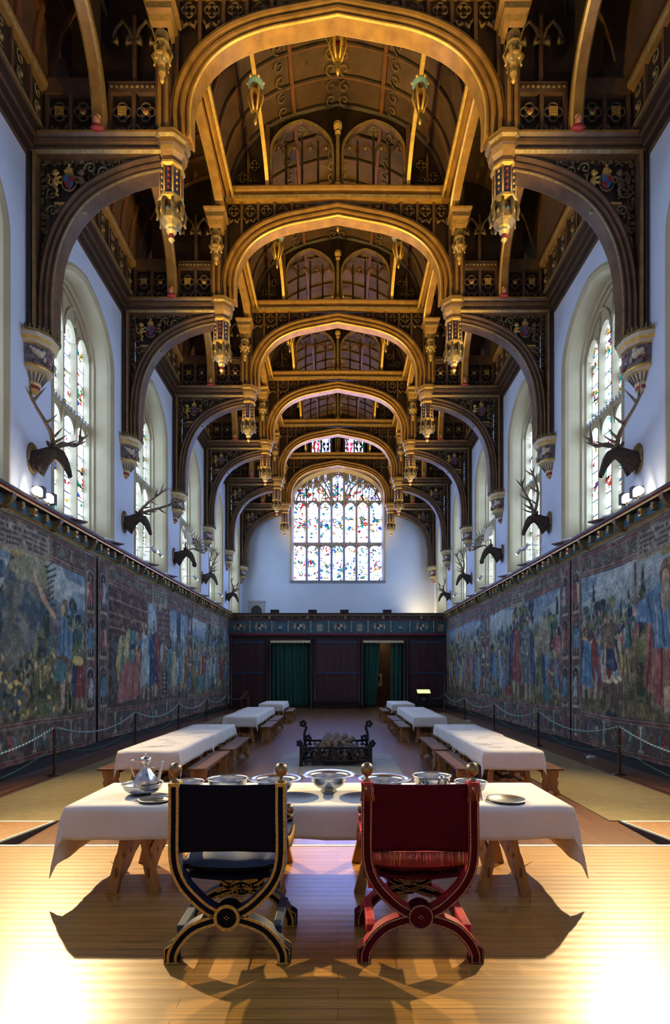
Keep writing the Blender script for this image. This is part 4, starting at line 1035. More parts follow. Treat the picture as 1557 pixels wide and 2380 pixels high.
    # fringes
    def fringe(x0, x1, y, z, h, nm, n=60, col='fringe_red', ax=0, flare=.0, thin=.0022):
        f = MB(); rn = random.Random(int(abs(x0 * 1000)) + 3)
        for i in range(n):
            t = (i + .5) / n; a = x0 + (x1 - x0) * t; b = rn.uniform(-.006, .006)
            p0 = (a, y, z); p1 = (a + b * .5 + flare * (t - .5) * .5, y - .008, z - h * .5); p2 = (a + b + flare * (t - .5), y - .010 + rn.uniform(-.004, .004), z - h * rn.uniform(.93, 1.02))
            if ax: p0, p1, p2 = [(y + (q[1] - y), q[0], q[2]) for q in (p0, p1, p2)]
            f.tube([p0, p1, p2], thin, col if rn.random() < .86 else 'gold_thread', 3)
        f.build(nm, root)
    if not blue:
        fringe(-(HW - .065), HW - .065, RY - .03, .706, .085, 'back_fringe', 170)
        for s in (-1, 1):
            x = s * (HW - .034); m = MB(); m.box(x - .036, x + .036, RY - DEP / 2 - .008, RY - DEP / 2 - .004, 1.118, 1.134, 'fringe_red'); m.ball((x - .010, RY - DEP / 2 - .012, 1.112), .010, 'gold_thread', 8); m.build('fringe_heading', root)
            fringe(x - .036, x + .036, RY - DEP / 2 - .012, 1.122, .088, 'post_fringe', 34, flare=.02)
            m2 = [(RY + DEP / 2 * 0, FY)]
            f0 = MB(); rn = random.Random(4)
            for i in range(70):
                t = (i + .5) / 70; y = RY + .03 + (FY - RY) * t; z = .795 - .035 * math.sin(math.pi * t) - .06 * t
                f0.tube([(x + s * .038, y, z), (x + s * .046, y, z - .05), (x + s * .048, y + rn.uniform(-.005, .005), z - .10)], .0025, 'fringe_red' if rn.random() < .8 else 'gold_thread', 3)
            f0.build('arm_fringe', root)
    else:
        for s in (-1, 1):
            x = s * (HW - .034); f0 = MB(); rn = random.Random(4)
            for i in range(60):
                t = (i + .5) / 60; y = RY + .03 + (FY - RY) * t; z = .795 - .035 * math.sin(math.pi * t) - .06 * t
                f0.tube([(x + s * .038, y, z), (x + s * .044, y, z - .04), (x + s * .045, y + rn.uniform(-.005, .005), z - .075)], .0025, 'gold_thread', 3)
            f0.build('arm_fringe', root)
    return root
mat('silk_red', (.42, .010, .022), .6, sheen=.4, var=.2, vscale=8); mat('red_braid', (.30, .16, .10), .5, metal=.3); mat('gold_thread', (.70, .42, .12), .5, metal=.3)
xchair('xframe_chair', 'blue', -.700, 3.50, 'dark blue velvet X-frame chair with gold nailed braid, left of the two, seen from behind')
xchair('xframe_chair', 'red', .525, 3.51, 'crimson velvet X-frame chair with red fringes, right of the two, seen from behind')

# ---------------- tablecloths
def cloth(x0, x1, y0, y1, z, ox, oy, seed=1, flare=.16, ripple=.012, res=.05, hem=.0):
    """a cloth lying on the rectangle and hanging ox past the ends in x and oy past them in y"""
    rn = random.Random(seed); ph = [rn.uniform(0, 6) for _ in range(6)]
    def axis(a0, a1, o):
        n = max(4, int((a1 - a0) / (res * 2.2))); k = max(4, int(o / (res * .7)))
        return [a0 - o + o * i / k for i in range(k)] + [a0 + (a1 - a0) * i / n for i in range(n + 1)] + [a1 + o * (i + 1) / k for i in range(k)]
    us = axis(x0, x1, ox); vs_ = axis(y0, y1, oy); rows = []
    for u in us:
        row = []
        for v in vs_:
            cx = min(max(u, x0), x1); cyy = min(max(v, y0), y1); sx = u - cx; sy = v - cyy
            d = math.hypot(sx, sy)
            if d < 1e-9:
                zz = z + .0015 * math.sin(u * 9 + ph[0]) * math.sin(v * 7 + ph[1]); row.append((u, v, zz)); continue
            an = (abs(sx), abs(sy)); corner = an[0] > 1e-9 and an[1] > 1e-9
            dx, dy = sx / d, sy / d
            drop = d if not corner else d * (1.0 + .10 * math.sin(2 * math.atan2(an[1], an[0])))
            r = .012 + flare * drop * (0.35 if not corner else .35 + .9 * math.sin(2 * math.atan2(an[1], an[0])))
            par = (u if an[1] > an[0] else v)
            w = ripple * min(1, drop / .12) * (math.sin(par * 8.5 + ph[2]) + .6 * math.sin(par * 19 + ph[3]))
            # soft edge
            dz = drop if drop > .02 else drop * .6
            row.append((cx + dx * (r + w), cyy + dy * (r + w), z - dz + .006 * math.sin(par * 6 + ph[4]) * min(1, drop / .2)))
        rows.append(row)
    return rows
def cloth_obj(name, label, rows, z, marks=None, group=None):
    m = MB(); m.grid(rows, 'linen'); o = m.build(name, solid=.004)
    tag(o, label, 'tablecloth', group)
    return o
# ---------------- head table: four trestles carrying one board
TY0, TY1, TX0, TX1, TZ = 4.55, 5.55, -2.24, 1.93, Z0 + .735
tb = thing('trestle_table', 'long head table on oak A-shaped trestles, under the white cloth on the dais', 'table', ((TX0 + TX1) / 2, 5.05, Z0))
bx = (TX0 + TX1) / 2
MB().box(TX0 + .02 - bx, TX1 - .02 - bx, TY0 + .02 - 5.05, TY1 - .02 - 5.05, .695, .735, 'oak').build('tabletop', tb)
def trestle(cx):
    t = MB()
    t.box(cx - .11, cx + .11, -.44, .44, .635, .694, 'oak'); tr = t.build('trestle_head', tb)
    for y in (-.40, .36):
        for s in (-1, 1):
            m = MB()
            pts = [(s * .045, .66), (s * .095, .40), (s * .105, .345), (s * .125, .31), (s * .12, .27), (s * .20, .0)]
            sm = [(cx + a, b) for a, b in pts]
            w = .035
            poly = [(cx + s * .075, .64), (cx + s * .015, .64), (cx + s * .085, .33), (cx + s * .075, .30), (cx + s * .135, .0), (cx + s * .225, .0), (cx + s * .150, .30), (cx + s * .128, .35)]
            m.prism(poly, y - .035, y + .035, 'oak')
            m.box(cx + s * .135 - .012, cx + s * .135 + .012, y - .037, y - .034, .14, .22, 'oak_dark')
            m.build('leg', tb, bevel=.006)
    for s in (-1, 1):      # shaped rails between front and rear legs, pierced with hearts
        m = MB(); P = lambda a, b, d: (cx + s * .118 + d, a, b)
        poly = [(-.38, .36), (-.1, .46), (.34, .60), (.34, .40), (.26, .35), (.20, .38), (.06, .27), (-.06, .24), (-.20, .16), (-.38, .10)]
        m.prism(poly, -.012, .012, 'oak', P)
        for a, b in ((-.18, .30), (.14, .43)):
            for e in (-1, 1): m.prism([(a, b - .04), (a + .022, b - .005), (a + .018, b + .018), (a, b + .008), (a - .018, b + .018), (a - .022, b - .005)], *sorted((e * .012, e * .0135)), 'black_metal', P)
        m.build('side_rail', tb)
for x in (-1.71, -.66, .36, 1.39): trestle(x - bx)
m = MB(); rows = cloth(TX0, TX1, TY0, TY1, Z0 + .742, .45, .26, 3, .15, .012, .05)
hc = cloth_obj('tablecloth', 'big plain white linen cloth over the head table, corners hanging low at both ends', rows, 0)

# ---------------- silver on the head table
ZT = Z0 + .748
def bowl(name, label, x, y, R_, h, rim=.0, foot=.4, thick=.004, group=None, cat='bowl', ped=False):
    root = thing(name, label, cat, (x, y, ZT), 0, group)
    m = MB(); pf = []; b = .012 if not ped else .035
    for i in range(13):
        t = i / 12; pf.append((R_ * (foot + (1 - foot) * math.sin(t * math.pi / 2) ** .9), b + (h - b) * (1 - math.cos(t * math.pi / 2)) ** .95))
    outer = [(0, b)] + pf
    if rim: outer += [(R_ + rim * .5, h + .004), (R_ + rim, h + .012), (R_ + rim + .004, h + .016), (R_ + rim, h + .019)]
    else: outer += [(R_ + .010, h + .001), (R_ + .013, h + .006), (R_ + .008, h + .009)]
    inner = [(max(0, r - thick), z + thick) for r, z in pf[::-1]] + [(0, b + thick)]
    m.lathe(outer + inner, (0, 0, 0), 'silver', 48); m.build('bowl_body', root)
    f = MB()
    if ped: f.lathe([(0, .0), (.075, 0), (.08, .006), (.075, .013), (.05, .02), (.045, .03), (.06, .036)], (0, 0, 0), 'silver', 32)
    else: f.lathe([(0, 0), (R_ * foot * .9, 0), (R_ * foot * .95, .006), (R_ * foot, .014)], (0, 0, 0), 'silver', 32)
    f.build('foot_ring', root)
    return root
bowl('silver_bowl', 'silver basin holding the tall ewer, leftmost vessel on the head table', -1.77, 5.03, .172, .092, 0, .46)
bowl('silver_bowl', 'low silver bowl peeping over the left post of the blue chair', -1.375, 5.06, .145, .10, 0, .45)
bowl('silver_bowl', 'plain deep silver bowl behind the middle of the blue chair', -1.005, 5.06, .175, .13, 0, .42)
bowl('wide_rim_basin', 'silver basin with broad flat rim, behind the right post of the blue chair', -.575, 5.06, .165, .12, .075, .4, cat='basin')
bowl('footed_bowl', 'wide-rimmed silver bowl on a round foot, centre of the head table', -.083, 5.13, .165, .145, .078, .38, ped=True)
bowl('wide_rim_basin', 'silver basin with broad flat rim, behind the left post of the red chair', .425, 5.06, .165, .12, .075, .4, cat='basin')
bowl('silver_bowl', 'deep silver bowl standing behind the small lidded jug', .875, 5.16, .17, .14, 0, .42)
bowl('silver_bowl', 'silver bowl behind the right post of the red chair, rightmost bowl', 1.21, 5.05, .14, .105, 0, .42)
bowl('silver_cup', 'small low silver cup just left of the lidded jug, behind the red chair', .745, 4.98, .055, .075, 0, .5, cat='cup')
def plate(label, x, y, r):
    m = MB(); m.lathe([(0, .004), (r * .68, .004), (r * .72, .010), (r * .98, .014), (r, .018), (r * .99, .021), (r * .93, .020), (r * .72, .015), (r * .66, .008), (0, .008)], (0, 0, 0), 'silver_dull', 56)
    m.lathe([(r * .68, .0), (r * .7, .004)], (0, 0, 0), 'silver_dull', 40)
    o = m.build('pewter_plate'); o.location = (x, y, ZT); tag(o, label, 'plate')
plate('round pewter plate at the left, partly hidden by the blue chair, cutlery on it', -1.56, 4.76, .150)
plate('round empty pewter plate alone at the right of the head table', 1.445, 4.755, .166)
for i, (a, b, L_, lab, cat) in enumerate(((-1.62, .20, .17, 'knife lying across the left pewter plate, nearer its rim', 'knife'), (-1.56, .32, .15, 'spoon lying across the left pewter plate, beside the knife', 'spoon'))):
    m = MB(); m.tube([(-L_ / 2, 0, .003), (0, 0, .006), (L_ / 2, 0, .003)], [.003, .004, .003], 'oak_dark' if i == 0 else 'silver', 6)
    if i == 0: m.box(-L_ / 2 - .07, -L_ / 2 + .01, -.006, .006, .002, .004, 'silver')
    else: m.ball((L_ / 2 + .015, 0, .004), .02, 'silver', 10, (1.3, .9, .25))
    o = m.build(cat); o.location = (a + .05, 4.74 + i * .06, ZT + .018); o.rotation_euler = (0, 0, b); tag(o, lab, cat)
# tall ewer in its basin
ew = thing('silver_ewer', 'tall silver ewer with long spout standing in the leftmost basin', 'jug', (-1.745, 5.03, ZT + .016)); ew.scale = (1.17, 1.17, 1.17)
m = MB(); m.lathe([(0, 0), (.05, 0), (.06, .01), (.088, .045), (.094, .075), (.088, .105), (.066, .14), (.042, .175), (.033, .20), (.033, .225), (.042, .245), (.044, .25), (0, .25)], (0, 0, 0), 'silver', 36); m.build('ewer_body', ew)
m = MB(); m.lathe([(.047, .248), (.048, .256), (.035, .268), (.014, .275), (.008, .283), (.012, .290), (.004, .298), (0, .305)], (0, 0, 0), 'silver', 24); m.build('lid', ew)
m = MB(); m.tube(smooth_path([(-.035, 0, .235), (-.09, 0, .245), (-.118, 0, .232), (-.115, 0, .20), (-.095, 0, .14), (-.078, 0, .095)], 4), .006, 'silver', 8); m.build('handle', ew)
m = MB(); m.tube(smooth_path([(.082, 0, .065), (.10, 0, .10), (.115, 0, .16), (.135, 0, .24)], 4), [.018, .017, .016, .015, .014, .013, .012, .0115, .011, .0105, .010, .0095, .009][:13], 'silver', 10); m.tube([(.03, 0, .19), (.12, 0, .185)], .003, 'silver', 6); m.build('spout', ew)
# small lidded jug
jg = thing('lidded_jug', 'small silver lidded jug with dark handle, in front of a deep bowl', 'jug', (.935, 4.98, ZT))
m = MB(); m.lathe([(0, 0), (.045, 0), (.048, .02), (.038, .05), (.026, .09), (.022, .13), (.026, .145), (.03, .15), (0, .15)], (0, 0, 0), 'silver', 28); m.build('jug_body', jg)
m = MB(); m.lathe([(.034, .148), (.032, .158), (.018, .17), (.006, .176), (.009, .184), (0, .192)], (0, 0, 0), 'silver', 20); m.tube([(0, 0, .162), (.035, 0, .17), (.05, 0, .165), (.056, 0, .172)], [.004, .005, .006, .004], 'silver', 6); m.build('lid', jg)
m = MB(); m.tube(smooth_path([(.03, 0, .15), (.055, 0, .13), (.075, 0, .09), (.105, 0, .03), (.11, 0, .01)], 4), .0045, 'iron', 6); m.build('handle', jg)

# ---------------- long tables with cloths and benches
def long_table(s, i, x0, x1, y0, y1, lab, clab, low):
    c = ((x0 + x1) / 2, (y0 + y1) / 2); L_ = y1 - y0; w = x1 - x0
    t = thing('dining_table', lab, 'table', (c[0], c[1], 0))
    MB().box(-w / 2 + .01, w / 2 - .01, -L_ / 2 + .01, L_ / 2 - .01, .705, .742, 'oak_dark').build('tabletop', t)
    for yy in (-L_ / 2 + .22, L_ / 2 - .22):
        for q in (-1, 1):
            m = MB(); m.prism([(q * .20, .70), (q * .28, .70), (q * .33, .35), (q * .40, 0), (q * .30, 0), (q * .25, .33)], yy - .03, yy + .03, 'oak'); m.build('leg', t, bevel=.006)
        m = MB(); m.prism([(-.34, .10), (.34, .10), (.31, .26), (.16, .24), (.08, .30), (0, .27), (-.08, .30), (-.16, .24), (-.31, .26)], yy - .018, yy + .018, 'oak'); m.box(-.28, .28, yy - .03, yy + .03, .62, .704, 'oak'); m.build('cross_board', t)
    m = MB(); m.box(-.03, .03, -L_ / 2 + .2, L_ / 2 - .2, .15, .24, 'oak_dark'); m.build('stretcher', t)
    o = cloth_obj('tablecloth', clab, cloth(x0, x1, y0, y1, .750, .25, .29, 11 + i * 7 + (s > 0), .10, .008, .06), 0)
    # faint written lines and drawn rings on the cloth
    rn = random.Random(i * 5 + s + 3); mk = MB(); zz = .7535
    for _ in range(9):
        mx, my = rn.uniform(x0 + .15, x1 - .15), rn.uniform(y0 + .2, y1 - .2)
        if rn.random() < .5:
            r1, r2 = rn.uniform(.07, .11), rn.uniform(.06, .12); n = 20; P_ = [(mx + r1 * math.cos(2 * math.pi * q / n), my + r2 * math.sin(2 * math.pi * q / n)) for q in range(n)]
            mk.add([(a, b, zz) for a, b in P_] + [(mx + (a - mx) * .965, my + (b - my) * .965, zz) for a, b in P_], [(q, (q + 1) % n, n + (q + 1) % n, n + q) for q in range(n)], 'linen_ink')
        for r_ in range(rn.randint(2, 5)):
            xx = mx - .10
            while xx < mx + .10:
                l = rn.uniform(.012, .04); yy = my + r_ * .028; mk.add([(xx, yy, zz), (xx + l, yy, zz), (xx + l, yy + .010, zz), (xx, yy + .010, zz)], [(0, 1, 2, 3)], 'linen_red' if rn.random() < .06 else 'linen_ink'); xx += l + .012
    mk.build('drawn_lettering', o)
def make_bench():
    r = thing('bench', 'x', 'bench', group='oak benches along the long tables')
    MB().box(-.15, .15, -1, 1, .42, .455, 'oak_dark').build('seat', r, bevel=.005)
    for y in (-.82, .82):
        m = MB(); m.prism([(-.13, .42), (.13, .42), (.13, .30), (.105, .25), (.13, .20), (.11, .12), (.15, .05), (.15, 0), (.07, 0), (.05, .06), (0, .08), (-.05, .06), (-.07, 0), (-.15, 0), (-.15, .05), (-.11, .12), (-.13, .20), (-.105, .25), (-.13, .30)], y - .02, y + .02, 'oak'); m.build('leg', r)
    m = MB(); m.box(-.012, .012, -.8, .8, .30, .38, 'oak'); m.build('stretcher', r)
    m = MB()
    for y in (-.6, .6): m.tube([(0, y, .22), (0, y * 1.28, .22)], .012, 'iron', 6); m.tube([(-.0, y * .85, .30), (0, y, .22), (0, y * .98, .16)], .01, 'iron', 6)
    m.build('iron_stay', r)
    return r
B0 = make_bench(); nb = 0
GR = [(8.62, 10.78), (10.86, 13.15), (15.45, 17.6), (17.68, 19.9), (21.9, 24.3)]
WHO = ['nearest', 'second', 'third', 'fourth', 'farthest']
for s in (-1, 1):
    w = 'left' if s < 0 else 'right'
    for i, (a, b) in enumerate(GR):
        x0, x1 = ((-3.42, -2.47), (-3.42, -2.45), (-3.20, -2.27), (-3.25, -2.30), (-3.12, -2.18))[i] if s < 0 else ((2.27, 3.19), (2.30, 3.24), (2.13, 3.02), (2.15, 3.06), (2.16, 3.04))[i]
        long_table(s, i, x0, x1, a, b, '%s oak table of the %s row down the hall, under a white cloth' % (WHO[i], w), 'white printed cloth on the %s table of the %s row' % (WHO[i], w), 0)
        for side_, off in (('aisle', -1 if s > 0 else 1), ('wall', 1 if s > 0 else -1)):
            x = (x1 + .23) if off > 0 else (x0 - .23)
            if side_ == 'wall' and i == 4: pass
            lab = 'oak bench on the %s side of the %s table, %s row' % (side_, WHO[i], w)
            o = B0 if nb == 0 else dup(B0)
            o.location = (x, (a + b) / 2 + .05, 0); o.scale = (1, (b - a) / 2.16, 1); o['label'] = lab; nb += 1

# ---------------- iron hearth basket with firedogs and logs
hb = thing('fire_basket', 'black iron open hearth basket with quatrefoil rails in the middle of the hall', 'fire basket', (-.04, 12.3, .008))
HWI, HD = .73, .62
for y, nm in ((-HD, 'front_rail'), (HD, 'rear_rail')):
    m = MB()
    for z in (.08, .36): m.box(-HWI, HWI, y - .018, y + .018, z, z + .05, 'iron')
    for i in range(5): x = -HWI + 2 * HWI * i / 4; m.box(x - .022, x + .022, y - .02, y + .02, .10, .38, 'iron')
    for i in range(4):
        x = -HWI + 2 * HWI * (i + .5) / 4
        quatrefoil(m, x, .245, .15, y, 'iron', .30, 10)
        for q in (-1, 1): m.box(x + q * .16 - .03, x + q * .16 + .03, y - .01, y + .01, .235, .255, 'iron')
    m.build(nm, hb)
for s in (-1, 1):
    m = MB()
    for z in (.08, .36): m.box(s * HWI - .018, s * HWI + .018, -HD, HD, z, z + .05, 'iron')
    for i in (0, 1, 2): quatrefoil_y = [m.tube([(s * HWI, -HD + 2 * HD * (i + .5) / 3 + .14 * math.cos(a), .245 + .12 * math.sin(a)) for a in [j * math.pi / 6 for j in range(13)]], .018, 'iron', 4)]
    m.build('side_panel', hb)
    for y in (-HD, HD):
        m = MB(); m.box(s * HWI - .035, s * HWI + .035, y - .035, y + .035, 0, .46, 'iron'); m.box(s * HWI - .045, s * HWI + .045, y - .045, y + .045, 0, .03, 'iron'); m.ball((s * HWI, y, .49), .04, 'iron', 8); m.build('leg', hb)
    m = MB(); m.tube(smooth_path([(s * .66, 0, .12), (s * .68, 0, .40), (s * .70, -.0, .62), (s * .66, 0, .74), (s * .70, 0, .82)], 4), .028, 'iron', 8)
    for cx_, cz_ in ((.73, .84), (.80, .40), (.62, .52)):
        for j in range(5): a = j * 1.26; m.ball((s * cx_ + .05 * math.cos(a), -.03, cz_ + .05 * math.sin(a)), .038, 'iron', 6, (1, .5, 1))
    m.box(s * .60 - .02, s * .60 + .02, -HD, HD, .10, .15, 'iron'); m.build('firedog', hb)
m = MB(); 
for i in range(9): m.box(-HWI, HWI, -HD + .14 * i + .05, -HD + .14 * i + .07, .08, .10, 'iron')
m.build('grate', hb)
# logs: the lower ones lie front to back with their sawn ends to the camera
def log(x, y, z, r, L_, rz, rx, lab):
    m = MB(); rn = random.Random(int(abs(x * 997 + z * 77)) + 1); n = 12
    pts = []; 
    m.tube([(rn.uniform(-.006, .006), -L_ / 2 + L_ * i / 4, rn.uniform(-.006, .006)) for i in range(5)], [r * rn.uniform(.94, 1.04) for _ in range(5)], 'log_bark', n)
    for e in (-1, 1): m.lathe([(0, 0), (r * .5, .002), (r * .90, 0)], (0, 0, 0), 'log_end', n) if False else m.prism([(r * .88 * math.cos(a), r * .88 * math.sin(a)) for a in [2 * math.pi * j / n for j in range(n)]], *sorted((e * (L_ / 2), e * (L_ / 2 + .004))), 'log_end')
    o = m.build('firewood_log'); o.location = (x, y, z); o.rotation_euler = (rx, 0, rz); tag(o, lab, 'log')
LG = [(-.47, 12.2, .190, .085, .82, .05, 0, 'sawn log at the far left of the bottom layer in the fire basket'),
      (-.26, 12.15, .180, .072, .86, -.08, 0, 'sawn log second from the left in the bottom layer of the fire basket'),
      (-.06, 12.2, .205, .098, .90, .06, 0, 'thick log third from the left in the bottom layer of the fire basket'),
      (.16, 12.18, .185, .078, .84, -.05, 0, 'sawn log near the middle right of the bottom layer in the fire basket'),
      (.36, 12.2, .200, .088, .80, .09, 0, 'sawn log second from the right in the bottom layer of the fire basket'),
      (.54, 12.25, .175, .062, .70, .02, 0, 'slim log at the far right of the bottom layer in the fire basket'),
      (-.02, 12.05, .375, .070, .95, R(86), 0, 'log lying crosswise on the bottom layer of the fire basket'),
      (-.27, 12.2, .480, .080, .72, -.16, .22, 'topmost layer log, leftmost and steepest on the heap'),
      (-.12, 12.2, .500, .078, .66, -.30, .16, 'topmost layer log, second from the left on the heap'),
      (.05, 12.22, .490, .076, .62, -.38, .14, 'topmost layer log, third from the left on the heap'),
      (.22, 12.24, .470, .064, .5, -.45, .10, 'shortest log at the right end of the top layer on the heap')]
for a in LG: log(*a)

# ---------------- rope barrier along both walls
def make_post():
    r = thing('rope_post', 'x', 'barrier post', group='bronze posts of the rope barriers')
    m = MB(); m.lathe([(.0, 0), (.13, 0), (.13, .012), (.05, .025), (.034, .05), (.030, .07), (.030, .90)], (0, 0, 0), 'post_bronze', 16); m.build('pole', r)
    m = MB(); m.lathe([(.034, .885), (.042, .895), (.042, .94), (.036, .955), (0, .96)], (0, 0, 0), 'gilt_dull', 16); m.build('brass_cap', r); m = MB(); m.lathe([(.032, .55), (.036, .555), (.036, .57), (.032, .575)], (0, 0, 0), 'gilt_dull', 16); m.build('brass_band', r)
    return r
PP = make_post(); npst = 0
PY = {-1: [6.45, 10.65, 14.9, 18.95, 23.0, 27.2], 1: [6.45, 10.72, 15.05, 19.3, 23.8, 28.1]}
for s in (-1, 1):
    w = 'left' if s < 0 else 'right'
    for i, y in enumerate(PY[s]):
        o = PP if npst == 0 else dup(PP); npst += 1
        o.location = (s * 5.44, y, 0); o['label'] = '%s rope barrier post from the front, before the %s wall' % (('foremost, closest to the dais,', 'nearest visible', 'second', 'third', 'fourth', 'farthest')[i], w)
    for i in range(5):
        y0, y1 = PY[s][i], PY[s][i + 1]
        for kind in ('top', 'low'):
            z, sag = (.925, .27) if kind == 'top' else (.56, .30)
            n = 44; P_ = [Vector((s * 5.44, y0 + .04 + (y1 - y0 - .08) * j / n, z - sag * (1 - (2 * j / n - 1) ** 2))) for j in range(n + 1)]
            m = MB()
            if kind == 'top':
                seg = 5 if i < 3 else 2; fine = []
                for j in range(n):
                    for q in range(seg): fine.append(P_[j].lerp(P_[j + 1], q / seg))
                fine.append(P_[n]); L_ = 0; st = [[], []]
                for j, p in enumerate(fine):
                    if j: L_ += (p - fine[j - 1]).length
                    for h in (0, 1):
                        a = 2 * math.pi * L_ / .10 + h * math.pi; st[h].append(p + Vector((math.cos(a), 0, math.sin(a))) * .009)
                m.tube(st[0], .0115, 'rope_white', 5); m.tube(st[1], .0115, 'rope_teal', 5)
            else: m.tube(P_, .010, 'rope_green', 5)
            o = m.build('barrier_rope'); tag(o, '%s rope of the %s barrier span from the front, %s wall' % ('twisted white and teal upper' if kind == 'top' else 'thin green lower', ('nearest', 'second', 'third', 'fourth', 'farthest')[i], w), 'rope')
# closing spans at the far end
for s, x1, lab in ((-1, -4.95, 'left'), (1, 4.72, 'right')):
    y0 = PY[s][-1]
    m = MB(); n = 20
    m.tube([(s * 5.44 + (x1 - s * 5.44) * j / n, y0 + .04 + (30.1 - y0) * j / n, .92 - .3 * (1 - (2 * j / n - 1) ** 2)) for j in range(n + 1)], .014, 'rope_teal', 5)
    tag(m.build('barrier_rope'), 'teal rope closing the %s barrier towards the screen' % lab, 'rope')
o = dup(PP); o.location = (-4.95, 30.2, 0); o['label'] = 'rope barrier post beside the tall wooden chair at the screen'
# little white sensors on the floor
for i, (x, y, lab) in enumerate(((-4.9, 15.9, 'small white sensor box on the floor left, behind the second post'), (-4.72, 25.2, 'small white sensor box on the floor left, far down the hall'), (5.9 - .0, 12.9, 'small white sensor box on the floor right, nearest one'), (5.35, 22.7, 'small white sensor box on the floor right, far down the hall'))):
    m = MB(); m.box(-.09, .09, -.06, .06, 0, .03, 'white_plastic'); m.box(-.05, .05, -.03, .03, .03, .05, 'white_plastic'); o = m.build('floor_sensor'); o.location = (x, y, .012 if abs(x) < 5.28 else 0); tag(o, lab, 'sensor')

# ---------------- things by the screen
c = thing('tall_chair', 'tall old wooden chair with ladder back against the screen, far left', 'chair', (-5.12, 30.6, 0))
for a in (-.19, .19):
    for b in (-.18, .18): MB().box(a - .025, a + .025, b - .025, b + .025, 0, 1.02 if b > 0 else .60, 'wood_chair').build('leg', c)
MB().box(-.22, .22, -.22, .22, .58, .63, 'paint_brick').build('seat', c)
for z in (.72, .84, .95): MB().box(-.17, .17, .165, .195, z, z + .06, 'wood_chair').build('slat', c)
for z in (.15, .35): MB().box(-.17, .17, -.19, -.17, z, z + .03, 'wood_chair').build('stretcher', c)

lc = thing('lit_display_stand', 'dark lectern with glowing green-yellow slanted panel by the screen, far right', 'display', (4.55, 29.4, 0))
MB().box(-.28, .28, -.12, .12, 0, .78, 'black_metal').build('pedestal', lc)
m = MB(); m.prism([(-.26, .84), (.22, 1.06), (.24, 1.10), (-.28, .88)], -.40, .40, 'black_metal', lambda a, b, d: (d, a, b)); m.build('slanted_top', lc)
m = MB(); m.add([(-.34, -.22, .915), (.34, -.22, .915), (.34, .18, 1.095), (-.34, .18, 1.095)], [(0, 1, 2, 3)], 'glow_screen'); m.build('lit_panel', lc)
m = MB()
for i, z in enumerate((.62, .55)): 
    for j in range(5 - i): m.box(-.12 + j * .05, -.085 + j * .05, -.125, -.12, z, z + .03, 'paper')
m.build('lettering', lc)
bn = thing('long_bench', 'long dark bench against the middle panels of the screen', 'bench', (-.08, YSCR - .32, 0))
MB().box(-1.25, 1.25, -.18, .18, .43, .48, 'screen_wood').build('seat', bn)
for x in (-1.1, 0, 1.1): MB().box(x - .03, x + .03, -.15, .15, 0, .43, 'screen_wood').build('leg', bn)
MB().box(-1.2, 1.2, -.02, .02, .08, .14, 'screen_wood').build('stretcher', bn)
def curtain(x0, x1, lab, seed, ztop=3.72, taper=0.0):
    rn = random.Random(seed); ph = rn.uniform(0, 6); rows = []; w = x1 - x0
    for i in range(17):
        t = i / 16; row = []
        for j in range(int(w / .025)):
            u = j / (int(w / .025) - 1); x = x0 + w * u + taper * t * t * (u) 
            row.append((x, YSCR + .20 + .05 * math.sin(u * w * 26 + ph + .5 * math.sin(t * 3)) * (1 - .3 * t) + .02 * math.sin(u * w * 11), ztop + (.03 - ztop) * t))
        rows.append(row)
    m = MB(); m.grid(rows, 'curtain_green'); tag(m.build('curtain', solid=.008), lab, 'curtain')
curtain(-3.82, -1.53, 'wide dark green curtain closing the left doorway of the screen', 1)
curtain(1.42, 2.40, 'dark green curtain drawn to the left side of the right doorway', 2, taper=-.25)
curtain(3.02, 3.76, 'dark green curtain drawn to the right side of the right doorway', 3, taper=-.05)
for x0, x1, lab in ((-3.8, -1.55, 'left'), (1.44, 3.72, 'right')):
    m = MB(); m.tube([(x0 - .05, YSCR - .12, 3.82), (x1 + .05, YSCR - .12, 3.82)], .02, 'brass', 8)
    n = 14
    for i in range(n):
        a = x0 + (x1 - x0) * i / n; b = x0 + (x1 - x0) * (i + 1) / n; cc = (a + b) / 2
        m.prism([(a, 3.84), (b, 3.84), (b, 3.72), (cc, 3.66), (a, 3.72)], YSCR - .125, YSCR - .105, 'curtain_lace')
    tag(m.build('lace_valance'), 'cream scalloped valance over the %s doorway of the screen' % lab, 'valance')
pf = thing('framed_portrait', 'small framed picture on white mount seen through the right doorway', 'picture', (2.44, YSCR + 2.38, 1.55))
MB().box(-.30, .30, -.03, .0, -.42, .42, 'gilt_dull').build('frame', pf)
m = MB(); m.box(-.24, .24, -.035, -.03, -.36, .36, 'paper'); m.box(-.14, .14, -.038, -.035, -.16, .24, 'iron'); m.ball((0, -.04, .10), .05, 'paper', 8, (1, .1, 1.2)); m.ball((0, -.04, -.05), .09, 'stone_grey', 8, (1, .1, 1)); m.build('print', pf)
for i, x in enumerate((-3.55, -1.42, .37, 2.78)):
    m = MB(); m.box(-.24, .24, -.12, .12, 0, .20, 'black_metal'); m.box(-.21, .21, -.14, -.12, .03, .18, 'iron'); o = m.build('black_lamp_box'); o.location = (x, YSCR - .15, 5.34)
    tag(o, '%s of the four black boxes standing on the screen cornice' % ('leftmost', 'second from left', 'third from left', 'rightmost')[i], 'lamp box')

